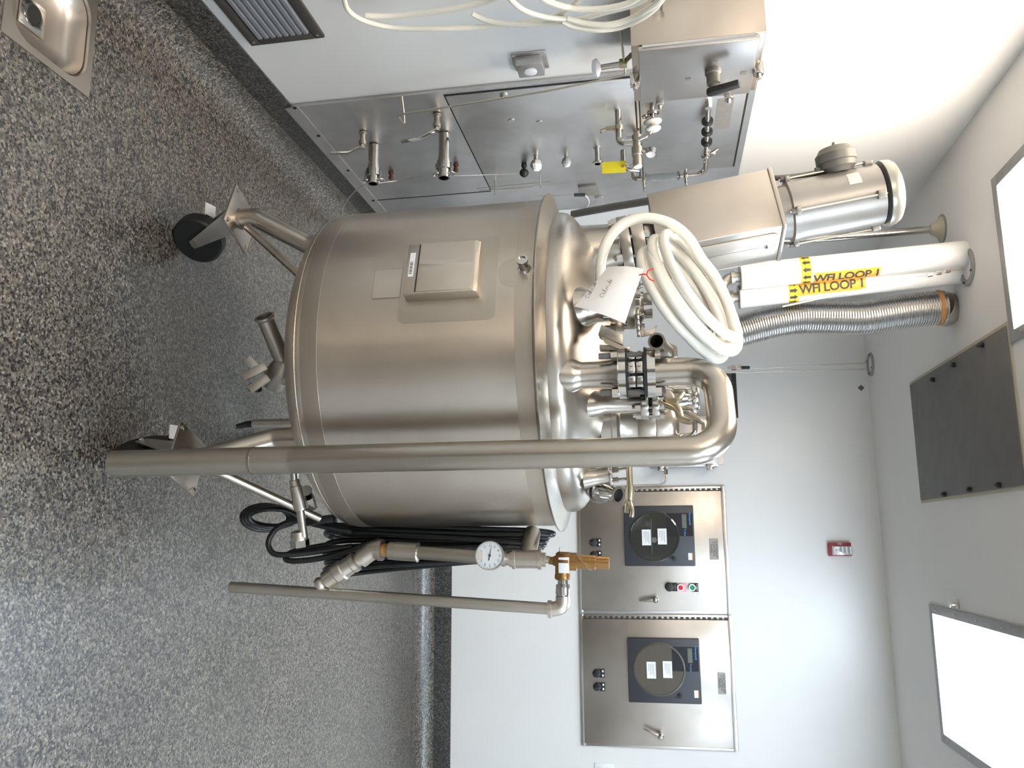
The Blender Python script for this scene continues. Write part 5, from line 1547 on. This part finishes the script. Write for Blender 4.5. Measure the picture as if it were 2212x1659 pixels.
# ------------------------------------------------------------------ hose coil and paper tag on the tank
def build_hose():
    mj = (CU * 190 + CR * 270).normalized()
    mn = (CU * 270 - CR * 190).normalized()
    e1 = mj
    e2 = (mn * .50 + CF * .866).normalized()
    nn = e1.cross(e2).normalized()
    if nn.dot(mn) < 0: nn = -nn
    c0 = at(1487, 640, Y=2.10)
    pts = []
    turns, per = 4.6, 40
    rnd = random.Random(3)
    A = [.160, .171, .155, .175, .163, .169]
    for k in range(int(turns * per) + 1):
        th = 2 * math.pi * k / per + 2.4
        i = k / per
        a = A[int(i)] + (A[min(int(i) + 1, 5)] - A[int(i)]) * (i - int(i))
        off = (-.030 + .0160 * i)
        pts.append(c0 + e1 * (a * math.cos(th)) + e2 * (a * .96 * math.sin(th)) + nn * off + e1 * (.014 * math.sin(i * 2.3)) + mn * (.012 * math.sin(i * 3.1 + 1)))
    # loose end rising over the flange and dropping behind the tag
    tail = [(1545, 600, 2.10), (1515, 560, 2.08), (1485, 512, 2.06), (1445, 482, 2.05), (1395, 471, 2.04), (1350, 482, 2.03), (1318, 512, 2.02), (1300, 555, 2.01), (1297, 600, 2.02), (1305, 650, 2.05)]
    t = thing('hose_coil', 'coil of thick translucent white hose draped over the tank fittings', 'hose', c0)
    MB().tube(pts, .0132, 14).build('hose', 'hose', t, ang=80)
    MB().tube(catmull([pts[-1]] * 0 + [at(x, y, Y=q) for x, y, q in [(1592, 735, 2.12), (1575, 665, 2.12)] + tail], 10), .0142, 14).build('hose_end', 'hose', t, ang=80)
build_hose()

GLY = {   # single-stroke handwriting
    'C': [[(.8, .85), (.5, 1), (.15, .75), (.1, .35), (.35, .02), (.75, .12)]],
    'a': [[(.6, .5), (.3, .55), (.1, .25), (.3, .02), (.6, .2), (.62, .5), (.62, .1), (.78, .0)]],
    'l': [[(.1, 0), (.3, .5), (.3, 1), (.18, .9), (.18, .1), (.4, 0)]],
    'c': [[(.6, .45), (.35, .55), (.1, .28), (.3, .02), (.65, .08)]],
    'i': [[(.15, .5), (.15, .08), (.35, 0)], [(.16, .75), (.18, .78)]],
    'u': [[(.1, .5), (.12, .1), (.4, .05), (.6, .5), (.62, .1), (.78, 0)]],
    'm': [[(.05, .0), (.1, .5), (.15, .4), (.3, .5), (.33, .05)], [(.33, .4), (.55, .5), (.58, .05), (.75, 0)]],
    'h': [[(.15, 1), (.12, 0)], [(.12, .35), (.35, .5), (.45, .3), (.48, 0)]],
    'o': [[(.35, .5), (.1, .3), (.3, .02), (.55, .25), (.35, .5)]],
    'r': [[(.1, .5), (.12, 0)], [(.12, .35), (.3, .5), (.45, .45)]],
    'd': [[(.5, .45), (.25, .5), (.08, .2), (.3, 0), (.5, .2)], [(.55, 1), (.52, .05), (.65, 0)]],
    'e': [[(.1, .25), (.5, .35), (.35, .55), (.1, .3), (.25, .02), (.6, .1)]]}
def build_tag():
    Y = 1.935
    c = {k: at(x, y, Y=Y + d) for k, (x, y, d) in {'A': (1312, 577, .0), 'B': (1391, 581, .0), 'C': (1350, 699, -.02), 'D': (1241, 662, -.03)}.items()}
    def bil(u, v):
        p = (c['A'] * (1 - u) + c['B'] * u) * (1 - v) + (c['D'] * (1 - u) + c['C'] * u) * v
        return p + V(0, -.014 * math.sin(math.pi * u) - .008 * math.sin(math.pi * v), .004 * math.sin(math.pi * v) * (1 - u))
    t = thing('paper_tag', 'handwritten white paper tag tied to the hose coil', 'paper tag', c['B'])
    n = 12
    m = MB()
    vs = [bil(i / n, j / n) for j in range(n + 1) for i in range(n + 1)]
    w = n + 1
    fs = [(j * w + i, j * w + i + 1, (j + 1) * w + i + 1, (j + 1) * w + i) for j in range(n) for i in range(n)]
    nb = len(vs)
    vs += [p + V(0, .0006, 0) for p in vs]
    fs += [tuple(q + nb for q in f)[::-1] for f in fs]
    pg = m.add(vs, fs).build('sheet', 'paper', t, ang=80)
    # the words run up the sheet
    def word(s, x0, y0, dx, dy, size):
        """pixel start, pixel baseline direction"""
        L = math.hypot(dx, dy)
        dx, dy = dx / L, dy / L
        ux, uy = dy, -dx      # up of the letters in the picture
        pen = 0
        mm = MB()
        def tosheet(px, py):
            # invert the bilinear map by a few Newton steps in picture space
            u = v = .5
            for _ in range(12):
                p = (1 - u) * (1 - v) * V(1312, 577) + u * (1 - v) * V(1391, 581) + (1 - u) * v * V(1241, 662) + u * v * V(1350, 699)
                du = (1 - v) * (V(1391, 581) - V(1312, 577)) + v * (V(1350, 699) - V(1241, 662))
                dv = (1 - u) * (V(1241, 662) - V(1312, 577)) + u * (V(1350, 699) - V(1391, 581))
                r = V(px, py) - p
                det = du.x * dv.y - du.y * dv.x
                u += (r.x * dv.y - r.y * dv.x) / det
                v += (du.x * r.y - du.y * r.x) / det
            return bil(u, v) + V(0, -.0008, 0)
        for ch in s:
            for st in GLY[ch]:
                pts = []
                for gx, gy in st:
                    q = pen + gx * size
                    pts.append(tosheet(x0 + dx * q + ux * gy * size * 1.3, y0 + dy * q + uy * gy * size * 1.3))
                if len(pts) > 2: pts = catmull(pts, 4)
                mm.tube(pts, .0004, 5)
            pen += (.95 if ch in 'Cm' else .55 if ch in 'li' else .72) * size
        mm.build('handwriting', 'pencil', pg)
    word('Calcium', 1270, 648, 20, -41, 7.6)
    word('Chloride', 1303, 650, 20, -41, 7.8)
    # red twist tie
    k = at(1397, 594, Y=1.905)
    MB().tube(catmull([at(1381, 594, Y=1.915), at(1391, 592, Y=1.905), k], 5), .0016, 8).tube(catmull([k, at(1401, 584, Y=1.905), at(1412, 581, Y=1.907)], 5), .0016, 8).tube(catmull([k, at(1404, 603, Y=1.905), at(1413, 607, Y=1.907)], 5), .0016, 8).build('twist_tie', 'red', t)
build_tag()

# ------------------------------------------------------------------ relief valve piping at the right of the tank
def build_relief():
    Y = 2.37
    px = .001325
    def q(x, y, d=0): return at(x, y, Y=Y + d)
    def turned(m, a, b, prof):
        """prof of (fraction along a-b, radius in photo pixels)"""
        L = (b - a).length
        return m.lathe([(max(r * px, .0002), f * L) for f, r in prof], 30, frame(a, b - a))
    t = thing('relief_piping', 'relief valve piping with dial thermometer at the right side of the tank', 'piping', q(800, 1195))
    # y-strainer slanting down
    a, b = q(684, 1267), q(797, 1195)
    turned(MB(), a, b, [(0, 8), (.02, 15), (.06, 17), (.10, 16), (.13, 14), (.17, 15), (.18, 21), (.36, 22), (.38, 24), (.50, 24), (.52, 21), (.66, 20), (.68, 22), (.76, 22), (.78, 15), (.9, 15), (1, 15)]).build('strainer', 'cast', t, ang=30)
    # elbow to the vertical
    e = MB().tube(fillet([q(783, 1204), q(806, 1188), q(826, 1188)], .03, 6), .0275, 20)
    turned(e, q(818, 1188), q(827, 1188), [(0, 24), (1, 24)])
    turned(e, q(779, 1207), q(787, 1202), [(0, 21), (1, 21)])
    e.build('elbow', 'cast', t, ang=40)
    turned(MB(), q(825, 1188), q(842, 1189), [(0, 14), (.55, 14), (.56, 15), (.98, 15), (1, 14)]).build('sealed_nipple', 'rust', t)
    turned(MB(), q(839, 1189), q(905, 1193), [(0, 15), (.03, 19.5), (.22, 20), (.23, 20.5), (.95, 20.5), (.97, 22), (1, 18)]).build('coupling', 'cast', t, ang=30)
    turned(MB(), q(902, 1193), q(1095, 1207), [(0, 15), (1, 15)]).build('riser_pipe', 'pipe', t)
    # dial thermometer facing the camera
    gc = at(1058, 1200, Y=Y - .045)
    nd = V(.02, -1, .18).normalized()
    R_ = .0415
    g = MB().lathe([(.001, -.018), (R_ * .9, -.016), (R_ * .97, -.006), (R_, -.002), (R_ * 1.005, .004), (R_ * .985, .008), (R_ * .93, .008), (R_ * .92, .004)], 48, frame(gc, nd), cap=False).build('dial_thermometer', 'chrome', t, ang=40)
    GF = frame(gc, nd, V(0, 0, 1).cross(nd) * 1)
    GX = GF.to_3x3() @ V(1, 0, 0)
    MB(GF).lathe([(R_ * .925, .0042), (0, .0042)], 48, cap=False).build('dial', 'dial', g)
    mm = MB(GF)
    for k in range(31):
        a = (-60 + k * 10) * D2R
        r0, r1 = R_ * (.80 if k % 3 else .76), R_ * .88
        ca, sa = math.cos(a), math.sin(a)
        wv = .0003
        mm.add([(r0 * ca - wv * sa, r0 * sa + wv * ca, .0046), (r0 * ca + wv * sa, r0 * sa - wv * ca, .0046), (r1 * ca + wv * sa, r1 * sa - wv * ca, .0046), (r1 * ca - wv * sa, r1 * sa + wv * ca, .0046)], [(0, 1, 2, 3)])
    mm.build('graduation', 'ink', g, smooth=False)
    for k, s in enumerate(('0', '20', '40', '60', '80', '100', '120', '140', '160', '180', '200')):
        a = (240 - k * 30) * D2R
        me = text_mesh(s, .0058, 'ink')
        link('numeral', me, g, GF @ Matrix.Translation((R_ * .66 * math.cos(a), R_ * .66 * math.sin(a), .0044)))
    # pointer lies across the dial
    pd = (q(1062, 1172) - q(1056, 1203)).normalized()
    pl = GF.to_3x3().inverted() @ pd
    pl.z = 0
    pl.normalize()
    pv = V(-pl.y, pl.x, 0)
    MB(GF).prism([pl * .032 + V(0, 0, .0052), pv * .0011 + V(0, 0, .0052), -pl * .014 + pv * .0016 + V(0, 0, .0052), -pl * .014 - pv * .0016 + V(0, 0, .0052), -pv * .0011 + V(0, 0, .0052)], (0, 0, .0006)).lathe([(.0036, .005), (.0036, .0068), (0, .0068)], 14).build('pointer', 'ink', g, smooth=False)
    lp = GF.inverted() @ at(1036, 1200, Y=Y - .045)
    MB(GF).box((lp.x - .012, lp.y - .0055, .0044), (lp.x + .012, lp.y + .0085, .0050)).build('dial_sticker', 'caulk', g)
    MB().cyl(gc - nd * .01, q(1064, 1204), .009).build('stem', 'chrome', g)
    # union, tee and branch to the jacket
    turned(MB(), q(1085, 1207), q(1112, 1208), [(0, 17), (.3, 17), (.32, 14), (.6, 14), (.62, 17), (1, 17)]).build('union', 'cast', t, ang=30)
    tm = turned(MB(), q(1107, 1208), q(1170, 1208), [(0, 18), (.01, 21), (.12, 21), (.13, 19.5), (.87, 19.5), (.88, 22), (1, 22)])
    tm.cyl(q(1138, 1208), q(1138, 1208) + V(-.075, .105, 0), .0255, seg=24)
    tm.build('tee', 'cast', t, ang=30)
    turned(MB(), q(1168, 1209), q(1188, 1209), [(0, 12), (.1, 12), (.12, 15), (.55, 15), (.57, 8), (1, 8)]).build('reducer', 'cast', t)
    # bronze relief valve
    rv = turned(MB(), q(1186, 1211), q(1234, 1213), [(0, 8), (.18, 8.5), (.2, 10), (.3, 11), (.32, 17), (.42, 20), (.9, 20), (1, 18)])
    rv.cyl(q(1215, 1212), q(1215, 1248), .0205, seg=26)
    rv.lathe([(.0215, 0), (.022, .004), (.022, .012), (.018, .016)], 26, frame(q(1215, 1240), q(1215, 1250) - q(1215, 1240)))
    rvo = rv.build('relief_valve', 'brass', t, ang=40)
    turned(MB(), q(1232, 1213), q(1316, 1216), [(0, 19), (.17, 19), (.18, 15), (.65, 15), (.66, 13), (1, 13)]).build('bonnet', 'brass', rvo, ang=30)
    pf = q(1217, 1217, -.028)
    pl0, pl1 = q(1206, 1204, -.026), q(1229, 1238, -.026)
    MB().box((pl0.x, pl0.y, pl0.z), (pl1.x, pl0.y + .008, pl1.z)).build('rating_plate', 'label_white', rvo, bevel=.001)
    MB().tube([q(1209, 1197), q(1210, 1182)], [.003, .002], 8).build('test_lever', 'pipe_dull', rvo)
    MB().tube(catmull([q(1210, 1196, -.02), q(1232, 1196, -.025), q(1247, 1200, -.028), q(1259, 1215, -.03), q(1270, 1228, -.025), q(1277, 1233, -.02)], 6), .0009, 6).build('seal_wire', 'chrome', rvo)
    # outlet to the discharge pipe
    turned(MB(), q(1216, 1248), q(1216, 1296), [(0, 11), (.28, 11), (.3, 14.5), (.7, 15.5), (.82, 14), (.84, 11.5), (1, 11.5)]).build('outlet_union', 'chrome', t, ang=40)
    e = MB().tube(fillet([q(1216, 1288), q(1216, 1312), q(1190, 1316)], .028, 8), .0205, 22)
    turned(e, q(1192, 1316), q(1184, 1316), [(0, 18.5), (1, 18.5)])
    e.build('elbow', 'cast', t, ang=40)
    turned(MB(), q(1190, 1315), q(498, 1268), [(0, 12.5), (1, 12.5)]).build('discharge_pipe', 'pipe_dull', t)
    # small jacket drain piping under the tank edge
    t = thing('jacket_drain', 'short horizontal pipe run with hex cap under the right edge of the tank', 'piping', at(640, 1020, Y=2.24))
    Y = 2.24
    a, b = q(634, 985, -.18), q(648, 1185, -.18)
    turned(MB(), at(633, 1000, Y=2.24), at(636, 1042, Y=2.26), [(0, 7), (1, 7)]).build('nipple', 'pipe', t)
    turned(MB(), at(635, 1036, Y=2.26), at(650, 1102, Y=2.28), [(0, 9), (.02, 11), (.2, 11.5), (.22, 13), (.95, 14), (1, 12)]).build('check_valve', 'cast', t, ang=30)
    turned(MB(), at(648, 1098, Y=2.28), at(656, 1160, Y=2.30), [(0, 9), (1, 9)]).build('nipple', 'pipe', t)
    u0, u1 = at(645, 1148, Y=2.30), at(648, 1180, Y=2.31)
    turned(MB(), u0, u0 + (u1 - u0) * .55, [(0, 17), (.4, 18), (.5, 19), (1, 19)]).build('reducer', 'cast', t)
    MB().hexp(u0 + (u1 - u0) * .55, u1, .028).build('hex_cap', 'chrome', t)
    MB().hexp(at(664, 1066, Y=2.36), at(674, 1100, Y=2.38), .017).cyl(at(660, 1060, Y=2.34), at(664, 1070, Y=2.36), .02).build('union_nut', 'chrome', t)
build_relief()

# ------------------------------------------------------------------ black cable hung on the tank
def build_cable():
    t = thing('power_cable', 'bundle of black power cable looped on the right side of the tank', 'cable', (.0, 2.46, .45))
    rnd = random.Random(11)
    n = 12
    for j in range(n):
        x0 = -.014 + .0068 * j
        zt = 1.176 - .007 * j - (.02 if j > 8 else 0)
        zb = .455 + .032 * ((j * 5) % 5)
        wt, wb = .055 - .0015 * j, .085 + .02 * rnd.random()
        xb = x0 + .012 * (j - 6) * .6 + rnd.uniform(-.01, .01) + .01
        yc = 2.52 + rnd.uniform(-.01, .01)
        pts = []
        for k in range(48):
            a = 2 * math.pi * k / 48
            ca, sa = math.cos(a), math.sin(a)
            zz = (zt + zb) / 2 + (zt - zb) / 2 * (abs(sa) ** .55) * (1 if sa > 0 else -1)
            f = (zz - zb) / (zt - zb)
            wdt = wb + (wt - wb) * f
            pts.append(V(xb + (x0 - xb) * f + .006 * math.sin(a * 2 + j) + .010 * ca * (1 - f), yc + wdt * ca, zz))
        MB().tube(pts, .0088, 12, closed=True).build('cable_loop', 'cable', t, ang=80)
    # loose loop and plug at the bottom
    pts = [at(x, y, Y=q) for x, y, q in ((760, 1150, 2.40), (690, 1135, 2.38), (640, 1125, 2.37), (600, 1140, 2.36), (580, 1170, 2.36), (590, 1195, 2.36), (625, 1198, 2.37), (680, 1192, 2.39), (760, 1180, 2.41))]
    MB().tube(catmull(pts, 8), .0088, 12).build('cable_loop', 'cable', t, ang=80)
    pts = [at(x, y, Y=q) for x, y, q in ((820, 1165, 2.42), (720, 1200, 2.40), (640, 1212, 2.38), (616, 1205, 2.38), (640, 1190, 2.40), (720, 1175, 2.42))]
    MB().tube(catmull(pts, 8), .0088, 12).build('cable_loop', 'cable', t, ang=80)
    for k in range(3):
        c = at(590 + k * 5, 1118, Y=2.42 + .03 * k)
        MB().tube([c + V(.055 * math.cos(a) * (.5 + .1 * k), .07 * math.sin(a), .045 * math.sin(a) - .02 * k) for a in [i * math.pi / 12 for i in range(24)]], .0092, 12, closed=True).build('cable_loop', 'cable', t, ang=80)
    a, b = at(662, 1128, Y=2.36), at(725, 1120, Y=2.37)
    MB(frame(a, b - a)).box((-.012, -.024, 0), (.012, .024, (b - a).length)).build('cable_wrap', 'cable', t, bevel=.004)
build_cable()
